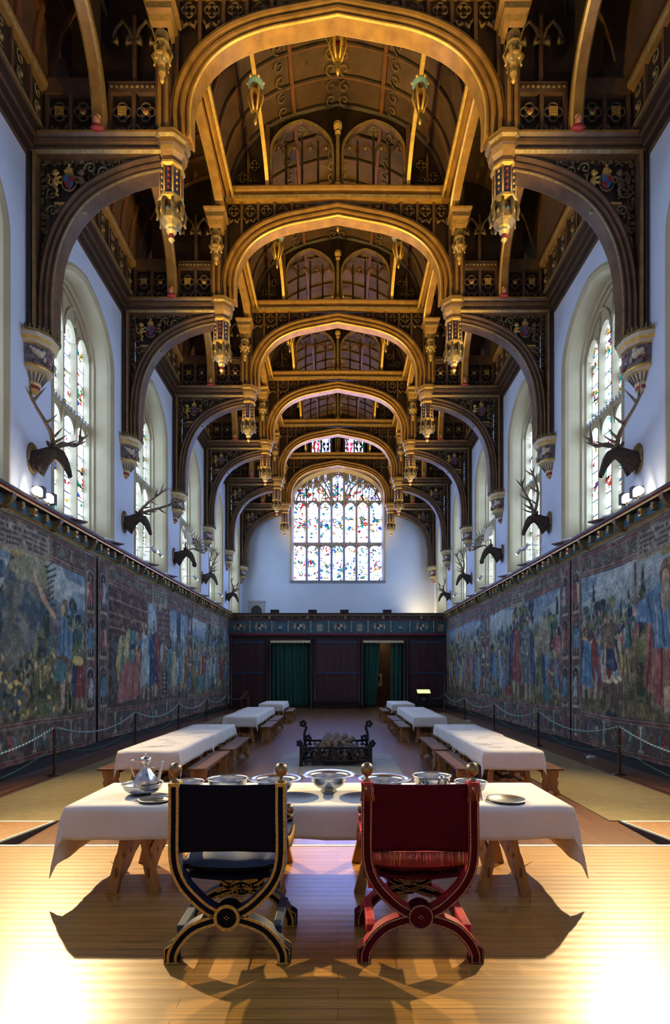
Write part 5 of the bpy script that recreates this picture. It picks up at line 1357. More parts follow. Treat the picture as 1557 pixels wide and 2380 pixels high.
# ---------------- floodlights and small spotlights on the cornice
for s, w in ((-1, 'left'), (1, 'right')):
    fl = thing('floodlight', 'blazing floodlight on the cornice of the %s wall, near the camera' % w, 'lamp', (s * 5.88, 10.85, ZLED))
    for j, dy in enumerate((0, .42)):
        m = MB(); m.box(-.11, .11, dy - .0, dy + .12, .08, .30, 'black_metal'); m.box(-.02, .02, dy, dy + .06, 0, .1, 'black_metal'); m.build('lamp_housing', fl)
        m = MB(); m.lathe([(0, 0), (.095, 0)], (0, 0, 0), 'glow_lens', 20); l = m.build('lens', fl); l.location = (-s * .02, dy - .05, .19); l.rotation_euler = (R(75), 0, s * R(-22))
    YS = [16.9, 17.5] if s < 0 else [16.6, 17.2]
    for j, y in enumerate((YS[0], YS[1], 21.9, 26.6)):
        sp = thing('spotlight', '%s small white spotlight on a bent arm over the %s tapestries' % (('nearest', 'second', 'third', 'farthest')[j], w), 'lamp', (s * 6.1, y, ZLED + .03))
        m = MB(); m.tube(smooth_path([(0, 0, 0), (0, 0, .42), (-s * .10, 0, .44), (-s * .42, -.05, .44)], 3), .012, 'white_plastic', 6); m.build('arm', sp)
        m = MB(); m.tube([(-s * .42, -.05, .46), (-s * .50, .10, .34)], [.05, .06], 'white_plastic', 10); m.build('head', sp)
        m = MB(); m.ball((-s * .505, .11, .335), .045, 'glow_lens_small' if j != 0 else 'lead', 8); m.build('bulb', sp)
    for j, y in enumerate((12.3, 14.45, 17.3, 19.4, 22.1, 24.3, 27.0)):
        m = MB(); m.prism([(-.40, 0), (.40, 0), (.40, .03), (-.40, .03)], -.13, .13, 'oak_dark', lambda a, b, d: (d, a, b)); m.box(-.04, .04, -.1, .1, .03, .10, 'white_plastic')
        o = m.build('light_baffle_board'); o.location = (s * 5.98, y, ZLED + .045); o.rotation_euler = (0, s * .05, s * .5)
        tag(o, '%s small dark board with a white lamp, lying on the %s cornice' % (('nearest', 'second', 'third', 'fourth', 'fifth', 'sixth', 'farthest')[j], w), 'board')
# ================================================================== STAG HEADS
def beam(m, pts, r, tines, mt='antler', n=7, k=5):
    P_ = smooth_path(pts, k); N_ = len(P_); m.tube(P_, [r * (1 - .55 * i / (N_ - 1)) for i in range(N_ - 1)] + [r * .12], mt, n)
    for t, d, l, c in tines:
        i = int(t * (N_ - 1)); p = Vector(P_[i]); d = Vector(d).normalized(); c = Vector(c)
        q = [p, p + d * l * .5 + c * l * .15, p + d * l + c * l * .5]
        m.tube(smooth_path([tuple(v) for v in q], 3), [r * .62, r * .58, r * .52, r * .44, r * .34, r * .22, r * .06], mt, 6)
def make_head(kind):
    """hangs on the x=0 wall plane, looks along +x; z=0 at the neck's centre"""
    r = thing('stag_head' if kind != 'elk' else 'elk_head', 'x', 'trophy head')
    m = MB(); m.lathe([(0, 0), (.20, 0), (.22, .02), (.20, .05), (0, .05)], (0, 0, 0), 'gilt_dull', 20); o = m.build('wall_plaque', r); o.rotation_euler = (0, R(90), 0); o.scale = (1, 1, 1); o.scale = (1.45, .95, 1)
    # neck, skull and muzzle as one surface lofted along a bent line
    C_ = [(.03, -.12, .19, .30), (.12, -.05, .165, .25), (.24, .03, .14, .175), (.36, .10, .125, .135), (.47, .12, .12, .12), (.56, .07, .11, .115), (.63, -.03, .088, .098), (.69, -.15, .066, .075), (.735, -.27, .054, .06), (.755, -.34, .048, .048), (.765, -.38, .03, .03)]
    rows = []; n = 16
    for i, (x, z, ry, rz) in enumerate(C_):
        a = C_[max(i - 1, 0)]; b = C_[min(i + 1, len(C_) - 1)]; t = Vector((b[0] - a[0], 0, b[1] - a[1])).normalized(); up = Vector((-t.z, 0, t.x))
        rows.append([(max(q.x, .03), q.y, q.z) for q in [(Vector((x, 0, z)) + up * rz * math.sin(2 * math.pi * j / n) + Vector((0, 1, 0)) * ry * math.cos(2 * math.pi * j / n)) for j in range(n + 1)]])
    m = MB(); m.grid(rows, 'fur'); m.add(rows[-1][:-1], [tuple(range(n))], 'fur'); m.add(rows[0][:-1], [tuple(range(n))], 'fur')
    for s in (-1, 1): m.ball((.57, s * .10, .07), .022, 'iron', 8); m.ball((.79, s * .03, -.34), .014, 'iron', 6)
    if kind == 'elk': m.ball((.73, 0, -.29), .095, 'fur', 10, (.9, .8, 1.0))
    m.build('head', r)
    for s in (-1, 1):
        m = MB(); m.ball((.42, s * .16, .22), .10, 'fur', 8, (.35, 1.0, .45), Matrix.Rotation(s * .35, 3, 'X')); m.build('ear', r)
    for s in (-1, 1):
        m = MB(); b = (.46, s * .055, .25)
        m.ball(b, .045, 'antler', 8)
        if kind == 'wide':
            beam(m, [b, (.50, s * .22, .38), (.54, s * .50, .46), (.52, s * .74, .60), (.50, s * .90, .80)], .042,
                 [(.06, (1, s * .3, .1), .30, (0, 0, .5)), (.16, (1, s * .5, .2), .26, (0, 0, .6)), (.45, (.9, s * .3, .2), .24, (0, 0, .5)), (.78, (-.1, s * 1.0, .5), .26, (0, 0, .4)), (.84, (.3, -s * .6, .9), .30, (.2, 0, .3)), (.92, (.3, s * .7, .5), .22, (0, 0, .4))])
        elif kind == 'forward':
            beam(m, [b, (.62, s * .18, .36), (.85, s * .34, .48), (1.08, s * .42, .60), (1.25, s * .44, .72)], .040,
                 [(.08, (1, s * .2, -.3), .26, (0, 0, .5)), (.2, (1, s * .3, -.2), .24, (0, 0, .5)), (.45, (.6, s * .2, -.6), .22, (.4, 0, .3)), (.62, (.4, s * .9, .3), .26, (.2, 0, .3)), (.78, (.2, -s * .2, 1), .24, (.2, 0, .2)), (.88, (.9, s * .5, 0), .22, (0, 0, .3))])
        elif kind == 'tall':
            beam(m, [b, (.44, s * .20, .48), (.48, s * .34, .72), (.58, s * .40, .98), (.66, s * .36, 1.20)], .040,
                 [(.08, (1, s * .2, .2), .28, (0, 0, .5)), (.2, (1, s * .2, .3), .26, (0, 0, .6)), (.45, (1, s * .1, .4), .26, (0, 0, .5)), (.68, (.2, s * .9, .7), .24, (0, 0, .3)), (.80, (.9, -s * .3, .6), .24, (0, 0, .4)), (.88, (-.3, -s * .3, 1), .2, (0, 0, .2))])
        else:
            # palmate: short beam, then a broad toothed palm
            beam(m, [b, (.48, s * .22, .28), (.52, s * .38, .36)], .036, [])
            n_ = 9; T_ = []
            for i in range(n_):
                a = R(-15 + 120 * i / (n_ - 1)); T_.append(Vector((.56 + .42 * math.cos(a) * .8, s * (.42 + .20 * math.cos(a) * .3 + .10), .36 + .50 * math.sin(a))))
            o0 = Vector((.52, s * .36, .36)); vs = []; fs = []
            inn = [o0.lerp(p, .22) for p in T_]; mid = [o0.lerp(p, .68) + Vector((0, s * .05, 0)) for p in T_]
            m.grid([[tuple(p) for p in inn], [tuple(p) for p in mid]], 'antler_pale'); m.grid([[tuple(p + Vector((0, s * .02, 0))) for p in inn], [tuple(p + Vector((0, s * .02, 0))) for p in mid]], 'antler_pale')
            for i, p in enumerate(T_): m.tube([tuple(mid[i] - (p - o0).normalized() * .06), tuple(mid[i].lerp(p, .5)), tuple(p + Vector((0, s * .03, .02)))], [.022, .018, .004], 'antler_pale', 6)
            for j in range(3): m.tube([tuple(o0), tuple(o0 + Vector((.22 + .05 * j, s * (.02 + .08 * j), -.04 - .03 * j))), tuple(o0 + Vector((.36 + .04 * j, s * (.05 + .14 * j), .02)))], [.024, .018, .004], 'antler_pale', 6)
        m.v = [tuple((Vector(p) - Vector(b)) * 1.2 + Vector(b)) for p in m.v]; m.build('antler', r)
    return r
mat('antler_pale', (.30, .24, .17), .5, var=.3, vscale=15)
HD_ = {}
heads = [(-1, 11.15, 6.28, 'wide', 'dark stag head with very wide antlers above the left floodlight', 1.0), (-1, 15.95, 6.32, 'forward', 'dark stag head with long forward antlers, second on the left wall', 1.0),
         (-1, 20.8, 6.35, 'elk', 'elk head with broad pale palmate antlers, third on the left wall', 1.05), (-1, 25.1, 6.3, 'tall', 'stag head with tall upright antlers, fourth on the left wall', .9), (-1, 30.4, 6.2, 'wide', 'small dark stag head, farthest on the left wall beside the screen', .9),
         (1, 11.35, 6.35, 'tallwide', 'dark stag head with long branching antlers above the right floodlight', 1.0), (1, 16.1, 6.35, 'tall', 'dark stag head with tall forked antlers, second on the right wall', 1.0),
         (1, 20.7, 6.45, 'elk', 'elk head with broad palmate antlers, third on the right wall', 1.05), (1, 25.5, 6.35, 'tall', 'stag head with curved antlers, fourth on the right wall', .9), (1, 30.2, 6.2, 'wide', 'small dark stag head, farthest on the right wall in warm light', .85)]
for s, y, z, kd, lab, sc in heads:
    k2 = 'wide' if kd == 'tallwide' else kd
    if k2 not in HD_: HD_[k2] = make_head(k2); o = HD_[k2]
    else: o = dup(HD_[k2])
    o.location = (s * HALF, y, z); o.rotation_euler = (0, 0, (0 if s < 0 else math.pi) + (R(-12) if s < 0 else R(12))); o.rotation_euler[2] = (0 if s < 0 else math.pi)
    o.scale = (sc,) * 3; o['label'] = lab

# ================================================================== TAPESTRIES
def vnoise(h, w, cells, seed, oct_=4, aniso=1.0):
    rs = np.random.RandomState(seed); out = np.zeros((h, w)); amp = 1; tot = 0
    for o in range(oct_):
        cy_, cx_ = max(2, int(cells * 2 ** o)), max(2, int(cells * 2 ** o * w / h * aniso))
        g = rs.rand(cy_ + 2, cx_ + 2); yy = np.linspace(0, cy_, h); xx = np.linspace(0, cx_, w)
        yi = yy.astype(int).clip(0, cy_ - 1 + 1); xi = xx.astype(int).clip(0, cx_); fy = yy - yi; fx = xx - xi
        fy = (fy * fy * (3 - 2 * fy))[:, None]; fx = (fx * fx * (3 - 2 * fx))[None, :]
        yi2 = np.minimum(yi + 1, cy_ + 1); xi2 = np.minimum(xi + 1, cx_ + 1)
        a = g[np.ix_(yi, xi)]; b = g[np.ix_(yi, xi2)]; c = g[np.ix_(yi2, xi)]; d = g[np.ix_(yi2, xi2)]
        out += amp * ((a * (1 - fx) + b * fx) * (1 - fy) + (c * (1 - fx) + d * fx) * fy); tot += amp; amp *= .55
    return out / tot
def L(*c): return np.array(lin(c))
class Canvas:
    """a cartoon woven into a tapestry, in metres from its lower left corner (x along the wall, y up)"""
    def __init__(s, w, h, res, seed):
        s.w, s.h = w, h; s.nx, s.ny = int(w / res) + 1, int(h / res) + 1; s.seed = seed
        s.X, s.Y = np.meshgrid(np.linspace(0, w, s.nx), np.linspace(0, h, s.ny)); s.C = np.zeros((s.ny, s.nx, 3))
        s.n1 = vnoise(s.ny, s.nx, 5, seed); s.n2 = vnoise(s.ny, s.nx, 18, seed + 1, 3); s.n3 = vnoise(s.ny, s.nx, 50, seed + 2, 2)
        s.wx = s.X + (s.n2 - .5) * .10; s.wy = s.Y + (s.n1 - .5) * .05 + (s.n3 - .5) * .05
    def put(s, mask, col, a=1.0):
        m = (mask.astype(float) * a)[..., None]; s.C = s.C * (1 - m) + (np.array(col) if np.ndim(col) != 3 else col) * m
    def ell(s, cx, cy, rx, ry, col, rot=0, a=1, warp=True):
        X, Y = (s.wx, s.wy) if warp else (s.X, s.Y)
        c, n = math.cos(rot), math.sin(rot); u = ((X - cx) * c + (Y - cy) * n) / rx; v = (-(X - cx) * n + (Y - cy) * c) / ry; s.put(u * u + v * v < 1, col, a)
    def poly(s, P_, col, a=1, warp=True):
        X, Y = (s.wx, s.wy) if warp else (s.X, s.Y); ins = np.zeros(X.shape, bool); n = len(P_)
        for i in range(n):
            x0, y0 = P_[i]; x1, y1 = P_[(i + 1) % n]
            if y0 == y1: continue
            c = ((y0 > Y) != (y1 > Y)) & (X < (x1 - x0) * (Y - y0) / (y1 - y0) + x0); ins ^= c
        s.put(ins, col, a); return ins
    def line(s, P_, w, col, a=1, warp=False):
        X, Y = (s.wx, s.wy) if warp else (s.X, s.Y); m = np.zeros(X.shape, bool)
        for (x0, y0), (x1, y1) in zip(P_, P_[1:]):
            dx, dy = x1 - x0, y1 - y0; t = (((X - x0) * dx + (Y - y0) * dy) / (dx * dx + dy * dy + 1e-9)).clip(0, 1); m |= ((X - x0 - t * dx) ** 2 + (Y - y0 - t * dy) ** 2) < (w / 2) ** 2
        s.put(m, col, a)
    def rect(s, x0, x1, y0, y1, col, a=1): s.put((s.X >= x0) & (s.X <= x1) & (s.Y >= y0) & (s.Y <= y1), col, a)
RED, ROSE, BLUE, DBLUE, PALE, FLESH, OCHRE, OLIVE, DK, CREAM, BROWN, TEAL = L(.46, .16, .16), L(.55, .30, .29), L(.22, .40, .56), L(.08, .19, .33), L(.58, .66, .70), L(.62, .50, .42), L(.66, .56, .30), L(.32, .33, .20), L(.13, .13, .14), L(.68, .62, .48), L(.36, .28, .22), L(.20, .40, .42)
def figure(c, x, y, h, robe, cloak, flip=1, pose=0, rn=None):
    """standing draped figure, feet at (x,y)"""
    f = flip; w = h * .17
    # legs and feet
    c.poly([(x - w * .7, y), (x - w * .5, y + h * .3), (x - w * .1, y + h * .3), (x - w * .3, y)], FLESH * .8); c.poly([(x + w * .2, y - .02), (x + w * .1, y + h * .3), (x + w * .5, y + h * .3), (x + w * .6, y)], FLESH * .8)
    # robe with folds
    c.poly([(x - w * 1.3, y + h * .12), (x - w * .9, y + h * .5), (x - w * 1.0, y + h * .80), (x + w * .9, y + h * .82), (x + w * 1.0, y + h * .45), (x + w * 1.25, y + h * .14), (x + w * .2, y + h * .2)], robe)
    for i in range(5):
        xx = x + w * (-.8 + .4 * i); c.line([(xx, y + h * .16), (xx + w * .12 * f, y + h * .45), (xx * .5 + x * .5, y + h * .75)], h * .018, robe * (1.9 if i % 2 else .45), .7, True)
    c.poly([(x + f * w * .2, y + h * .84), (x + f * w * 1.2, y + h * .74), (x + f * w * 1.6, y + h * .3), (x + f * w * 1.2, y + h * .05), (x + f * w * .6, y + h * .4)], cloak)
    for i in range(3): c.line([(x + f * w * (.5 + .3 * i), y + h * .75), (x + f * w * (.8 + .25 * i), y + h * .15)], h * .016, cloak * (1.9 if i % 2 else .5), .7, True)
    # arms
    if pose == 1: c.line([(x - f * w * .8, y + h * .76), (x - f * w * 1.7, y + h * .88), (x - f * w * 2.1, y + h * 1.04)], h * .055, FLESH, 1, True)
    elif pose == 2: c.line([(x - f * w * .8, y + h * .74), (x - f * w * 1.9, y + h * .66)], h * .06, cloak * .9, 1, True); c.ell(x - f * w * 2.0, y + h * .65, h * .03, h * .03, FLESH)
    else: c.line([(x - f * w * .8, y + h * .74), (x - f * w * 1.2, y + h * .56), (x - f * w * .3, y + h * .52)], h * .055, robe * 1.3, 1, True); c.ell(x - f * w * .2, y + h * .52, h * .03, h * .03, FLESH)
    # head
    c.ell(x + w * .02, y + h * .92, h * .052, h * .066, BROWN * .7); c.ell(x - f * w * .08, y + h * .91, h * .040, h * .054, FLESH)
    if rn is None or rn.random() < .5: c.ell(x - f * w * .1, y + h * .865, h * .032, h * .045, BROWN)
def border(c, lft, rgt, seed):
    w, h = c.w, c.h; rs = random.Random(seed)
    def band(x0, x1, y0, y1, vert):
        c.rect(x0, x1, y0, y1, L(.33, .25, .24)); c.put((c.X >= x0) & (c.X <= x1) & (c.Y >= y0) & (c.Y <= y1) & (c.n3 > .54), L(.20, .22, .24), .7)
        for e in (.03, .10):
            if vert: c.rect(x0 + e, x0 + e + .025, y0, y1, L(.52, .46, .42)); c.rect(x1 - e - .025, x1 - e, y0, y1, L(.52, .46, .42))
            else: c.rect(x0, x1, y0 + e, y0 + e + .025, L(.52, .46, .42)); c.rect(x0, x1, y1 - e - .025, y1 - e, L(.52, .46, .42))
        if vert: c.rect(x0 + .055, x0 + .10, y0, y1, RED * .8); c.rect(x1 - .10, x1 - .055, y0, y1, RED * .8)
        else: c.rect(x0, x1, y0 + .055, y0 + .10, RED * .8); c.rect(x0, x1, y1 - .10, y1 - .055, RED * .8)
    bw, bt, bb = .66, .60, .82
    band(0, w, h - bt, h, False); band(0, w, 0, bb, False)
    if lft: band(0, bw, 0, h, True)
    if rgt: band(w - bw, w, 0, h, True)
    # running scroll in the top border
    x = .4; k = 0
    while x < w - .3:
        n = 14; P_ = scroll_pts((x, h - bt / 2), .13, 1.2, k, 1 if k % 2 else -1, n); c.line(P_, .028, CREAM * .75, .9); c.line([(x + .1, h - bt / 2), (x + .22, h - bt / 2 + (.08 if k % 2 else -.08)), (x + .34, h - bt / 2)], .03, OLIVE * 1.3, .9)
        c.ell(x + .19, h - bt / 2, .03, .05, RED if k % 3 == 0 else BLUE); x += .36; k += 1
    # grotesque figures in the bottom border
    x = .35; k = 0
    while x < w - .3:
        t = k % 4
        if t == 0: figure(c, x, .17, .50, RED, BLUE, 1, 0)
        elif t == 1: c.line(scroll_pts((x, .42), .16, 1.3, 0, 1), .03, OCHRE * .7); c.ell(x, .42, .04, .04, RED)
        elif t == 2: c.rect(x - .035, x + .035, .16, .66, PALE * .7); c.rect(x - .08, x + .08, .62, .68, CREAM * .7); c.rect(x - .09, x + .09, .14, .2, CREAM * .7)
        else: c.ell(x, .4, .13, .17, TEAL * .6); c.ell(x, .42, .06, .10, FLESH * .8)
        x += .38; k += 1
    # niches with statues in the side borders
    for on, cx in ((lft, bw / 2), (rgt, w - bw / 2)):
        if not on: continue
        for j, y in enumerate((.95, 2.2, 3.35)):
            hh = .95; c.rect(cx - .18, cx + .18, y, y + hh * .8, DK * 1.3); c.ell(cx, y + hh * .8, .18, .15, DK * 1.3, warp=False)
            for q in (-1, 1): c.rect(cx + q * .2 - .02, cx + q * .2 + .02, y - .03, y + hh * .85, PALE * .75)
            n = 10; c.line([(cx + .2 * math.cos(math.pi * i / n), y + hh * .82 + .17 * math.sin(math.pi * i / n)) for i in range(n + 1)], .035, (ROSE if j == 1 else PALE) * .8)
            figure(c, cx, y + .03, .80, (RED, PALE * .8, BLUE)[(j + seed) % 3], (CREAM * .8, RED, TEAL)[(j + seed) % 3], 1 if j % 2 else -1, 0)
            c.rect(cx - .24, cx + .24, y - .12, y - .03, CREAM * .6); c.ell(cx, y + 1.12, .08, .05, RED)
def cartouche(c, x, w=1.5, h=.72):
    y = c.h - h + .06; c.rect(x - w / 2, x + w / 2, y, c.h - .08, L(.46, .43, .40)); c.line([(x - w / 2, y), (x + w / 2, y)], .04, CREAM * .7); c.ell(x, y - .03, .16, .08, OCHRE * .6)
    for r in range(5):
        xx = x - w / 2 + .1; rs = random.Random(r)
        while xx < x + w / 2 - .12:
            if rs.random() < .8: c.rect(xx, xx + .05, y + .12 + r * .10, y + .165 + r * .10, L(.22, .20, .20))
            xx += .075
def landscape(c, hz, seed):
    sky = L(.47, .54, .60)[None, None] * (1 - .0) + np.zeros_like(c.C); t = ((c.Y - hz) / (c.h - hz)).clip(0, 1)[..., None]
    c.C = sky * (1 - t * .75) + L(.13, .36, .55) * t * .75
    cl = vnoise(c.ny, c.nx, 6, seed + 9, 4, .35); c.put((cl > .52) & (c.Y > hz), L(.60, .62, .62), .55)
    c.put((vnoise(c.ny, c.nx, 9, seed + 10, 3, .2) > .58) & (c.Y > hz + .5), L(.10, .33, .52), .6)
    hl = vnoise(c.ny, c.nx, 3, seed + 3, 5)
    for i, (dz, col) in enumerate(((.55, L(.34, .46, .50)), (.25, L(.60, .56, .42)), (-.1, L(.26, .36, .34)), (-.5, L(.62, .53, .30)), (-.9, L(.30, .31, .20)), (-1.5, L(.42, .37, .22)), (-2.1, L(.24, .23, .17)))):
        prof = hz + dz + .8 * (vnoise(3, c.nx, 2.2 + i * .02, seed + 20 + i, 5, 2.0)[1] - .5) * 1.6
        m = c.Y < prof[None, :]; c.put(m, col)
        c.put(m & (c.n2 > .56), col * .45, .75); c.put(m & (c.n2 < .42), col * 1.5, .5); c.put(m & (c.n3 > .60), col * .35, .6)
        rs = random.Random(seed + i)
        for _ in range(int(c.w * (3 if i < 4 else 1.2))):      # bushes and trees on each ridge
            x = rs.uniform(.3, c.w - .3); y = float(prof[int(x / c.w * (c.nx - 1))]) - .05 - rs.random() * .15; r = rs.uniform(.06, .2) * (1 + .1 * i)
            cc = rs.choice([L(.12, .28, .34), L(.16, .22, .16), L(.36, .40, .20), L(.10, .18, .22)])
            if rs.random() < .35: c.poly([(x - r * .5, y), (x, y + r * 3.2), (x + r * .5, y)], cc)
            else: c.ell(x, y + r * .6, r, r * .9, cc)
def tree(c, x, y, h, w, seed, leaf=None):
    rs = random.Random(seed); c.poly([(x - w * .10, y), (x - w * .05, y + h * .6), (x - w * .16, y + h * .85), (x + w * .16, y + h * .85), (x + w * .06, y + h * .6), (x + w * .13, y)], BROWN * .7)
    c.line([(x, y + h * .5), (x - w * .4, y + h * .8)], .07, BROWN * .7, 1, True); c.line([(x, y + h * .55), (x + w * .4, y + h * .82)], .07, BROWN * .7, 1, True)
    for _ in range(70):
        a = rs.random() * 6.28; r = math.sqrt(rs.random()); cc = rs.choice([L(.16, .24, .22), L(.30, .34, .22), L(.10, .17, .22), L(.45, .44, .28)]); c.ell(x + w * .55 * r * math.cos(a), y + h * .82 + h * .20 * r * math.sin(a), w * .07, h * .030, cc, rs.random() * 3)
def crowd(c, x0, x1, y, n, h, seed):
    rs = random.Random(seed)
    for i in range(n):
        figure(c, x0 + (x1 - x0) * (i + rs.random() * .5) / n, y + rs.uniform(-.2, .25), h * rs.uniform(.85, 1.1), rs.choice([RED, BLUE, OLIVE, ROSE, TEAL, CREAM * .8, BROWN]), rs.choice([BLUE, RED, DBLUE, OCHRE, PALE * .8]), rs.choice((-1, 1)), rs.choice((0, 0, 1, 2)), rs)
TZ0, TZ1 = .22, 4.90
def hang(c, s, y0, label, flipx):
    """turn the cartoon into the cloth, with gentle hanging folds, on the side wall s from y0 on"""
    tint = np.array([.97, .98, .84]); dim = 1.55; g = c.C.mean(-1, keepdims=True); c.C = c.C * .72 + g * .28
    lum = c.C.mean(-1); gy, gx = np.gradient(lum); ed = np.sqrt(gx * gx + gy * gy); ed = (ed * 9).clip(0, 1)
    ed = (ed + np.roll(ed, 1, 0) + np.roll(ed, 1, 1)) / 3
    B = c.C; B = (B * 2 + np.roll(B, 1, 0) + np.roll(B, -1, 0) + np.roll(B, 1, 1) + np.roll(B, -1, 1)) / 6
    fine = vnoise(c.ny, c.nx, 130, c.seed + 5, 2); mid = vnoise(c.ny, c.nx, 30, c.seed + 6, 4)
    c.C = B * (1 - .55 * ed[..., None]) * (.62 + .76 * fine[..., None]) * (.62 + .76 * mid[..., None])
    c.C = c.C + (mid[..., None] > .60) * np.array([.05, .045, .035]) * .8
    col = (c.C * (.78 + .44 * c.n3[..., None]) * tint * dim).clip(0.004, .9)
    nx, ny = c.nx, c.ny; X = c.X; z = TZ0 + c.Y
    y = y0 + X
    fold = .012 * np.sin(X * 5.1 + c.seed) + .008 * np.sin(X * 11.7 + 1) * (1 - c.Y / c.h * .6)
    hang_ = .035 * np.sin(X / c.w * math.pi * 3.3 + c.seed) * 1.0
    x = s * (HALF - .075 + fold * 1.0 * 1)
    zz = z - hang_ * (c.Y / c.h * .6 + .4)
    V = np.stack([x, y, zz], -1).reshape(-1, 3)
    idx = np.arange(nx * ny).reshape(ny, nx); Fq = np.stack([idx[:-1, :-1], idx[:-1, 1:], idx[1:, 1:], idx[1:, :-1]], -1).reshape(-1, 4)
    me = bpy.data.meshes.new('tapestry'); me.vertices.add(len(V)); me.vertices.foreach_set('co', V.astype(np.float32).ravel())
    me.loops.add(Fq.size); me.loops.foreach_set('vertex_index', Fq.astype(np.int32).ravel()); me.polygons.add(len(Fq)); me.polygons.foreach_set('loop_start', np.arange(0, Fq.size, 4, dtype=np.int32))
    me.polygons.foreach_set('use_smooth', np.ones(len(Fq), bool)); me.update(calc_edges=True)
    at = me.color_attributes.new(name='Col', type='FLOAT_COLOR', domain='POINT')
    cc = np.ones((len(V), 4), np.float32); src = col[:, ::-1] if flipx else col; cc[:, :3] = src.reshape(-1, 3); at.data.foreach_set('color', cc.ravel())
    me.materials.append(MATS['tapestry']); o = bpy.data.objects.new('tapestry', me); COL.objects.link(o)
    md = o.modifiers.new('solid', 'SOLIDIFY'); md.thickness = .012; md.offset = 0
    tag(o, label, 'tapestry')
# x in a cartoon runs away from the camera (towards the screen)
H_ = TZ1 - TZ0
# --- left wall, nearest: man in blue reaching up a crag
c = Canvas(7.0, H_, .014, 11); landscape(c, 2.55, 11)
rk = [(2.6, .9), (2.7, 2.0), (3.1, 2.6), (3.0, 3.1), (3.25, 3.7), (3.5, 4.2), (4.2, 4.3), (4.55, 4.0), (4.75, 3.4), (4.5, 2.7), (4.1, 2.2), (4.0, 1.3), (3.7, .9)]
mk = c.poly(rk, L(.33, .35, .34)); c.put(mk & (c.n2 > .52), L(.14, .26, .36), .8); c.put(mk & (c.n1 < .46), L(.56, .54, .40), .6)
for i in range(12): c.line([(4.55 + .02 * i, 3.9 - .11 * i), (4.9 + .05 * math.sin(i), 4.1 - .13 * i)], .03, DK * 1.4, .9, True)
for x, y in ((2.5, 3.55), (2.9, 3.6)): c.ell(x, y, .16, .2, DBLUE); c.ell(x + .2, y + .05, .12, .15, BLUE * .6)
c.poly([(5.2, .95), (5.1, 2.0), (5.45, 2.1), (5.4, .95)], FLESH); c.poly([(5.35, 1.9), (5.5, 2.0), (5.75, 1.6), (5.9, 1.35), (5.75, 1.3)], FLESH)     # legs and hand
c.poly([(4.75, 1.75), (4.95, 2.6), (5.3, 2.65), (5.75, 2.1), (5.6, 1.75), (5.2, 1.9)], BROWN); c.poly([(5.0, 2.1), (5.05, 2.95), (5.5, 3.0), (5.75, 2.55), (5.65, 2.05), (5.35, 2.15)], BLUE)
for i in range(5): c.line([(5.1 + .12 * i, 2.15), (5.15 + .1 * i, 2.9)], .035, (PALE if i % 2 else DBLUE), .8, True)
c.poly([(4.72, 2.6), (4.7, 3.1), (5.05, 3.12), (5.2, 2.9), (5.0, 2.5)], L(.34, .30, .36)); c.line([(4.9, 2.95), (4.5, 3.25), (4.2, 3.65)], .15, FLESH, 1, True); c.ell(4.17, 3.7, .09, .10, FLESH)
c.ell(5.38, 3.2, .15, .19, BROWN); c.ell(5.28, 3.15, .10, .14, FLESH); c.poly([(4.85, 1.6), (5.0, 2.05), (5.55, 1.95), (5.35, 1.5)], TEAL)
figure(c, 6.05, .95, 1.45, RED, DBLUE, -1, 0); c.ell(5.62, 1.15, .10, .30, OCHRE * .8); c.ell(5.62, 1.15, .06, .24, DK)
rs = random.Random(2)
for _ in range(150):
    x, y = rs.gauss(3.6, .55), rs.uniform(.9, 2.1); c.ell(x, y, .07, .045, rs.choice([OCHRE, L(.72, .60, .20), OLIVE, DK * 1.5, L(.18, .30, .26), BROWN]), rs.random() * 3)
c.poly([(1.0, .95), (1.1, 2.2), (1.7, 2.75), (2.6, 2.3), (2.75, 1.7), (2.3, 1.9), (1.9, 1.0)], RED); [c.line([(1.3 + .25 * i, 1.2), (1.5 + .28 * i, 2.4)], .05, (ROSE if i % 2 else RED * .4), .8, True) for i in range(5)]
c.ell(1.35, 3.0, .2, .25, BROWN); c.poly([(2.3, .9), (2.0, 1.5), (2.4, 1.5), (2.6, .9)], RED * .8)
for x in (5.9, 6.05): c.ell(x, 2.05, .2, .12, OCHRE)
border(c, False, True, 1); cartouche(c, 3.5, 2.4)
hang(c, -1, 6.95, 'big tapestry nearest on the left wall, bare-armed man in blue reaching up a crag', False)
# --- left wall, second: draped figures among red halls
c = Canvas(9.0, H_, .020, 23); landscape(c, 2.3, 23)
c.rect(.7, 3.6, 2.7, 4.2, L(.30, .18, .17)); c.rect(.7, 1.3, .9, 4.2, L(.24, .15, .15)); c.rect(4.6, 6.0, 2.6, 4.2, L(.33, .20, .18)); c.rect(6.9, 7.3, 1.0, 4.2, L(.18, .24, .30)); c.rect(5.0, 5.4, 1.0, 4.2, L(.20, .26, .34))
for i in range(8): c.rect(.7, 3.6, 2.75 + .19 * i, 2.80 + .19 * i, L(.50, .38, .34) * (1 if i % 2 else .4)); c.rect(4.6, 6.0, 2.7 + .19 * i, 2.74 + .19 * i, L(.50, .36, .32))
c.ell(4.1, 3.0, .45, 1.1, L(.50, .58, .64)); c.rect(.9, 3.4, 1.2, 2.7, L(.16, .22, .28), .75); c.rect(.7, 8.3, .8, 1.15, L(.26, .22, .20))
crowd(c, 1.6, 4.2, 1.3, 8, 1.9, 3); crowd(c, 5.2, 8.2, 1.2, 9, 1.7, 5)
c.poly([(1.2, .9), (1.3, 1.6), (1.9, 2.2), (3.0, 1.9), (3.2, 1.2), (2.5, .95)], ROSE); [c.line([(1.4 + .3 * i, 1.0), (1.7 + .25 * i, 2.0)], .05, (RED if i % 2 else CREAM * .6), .8, True) for i in range(6)]
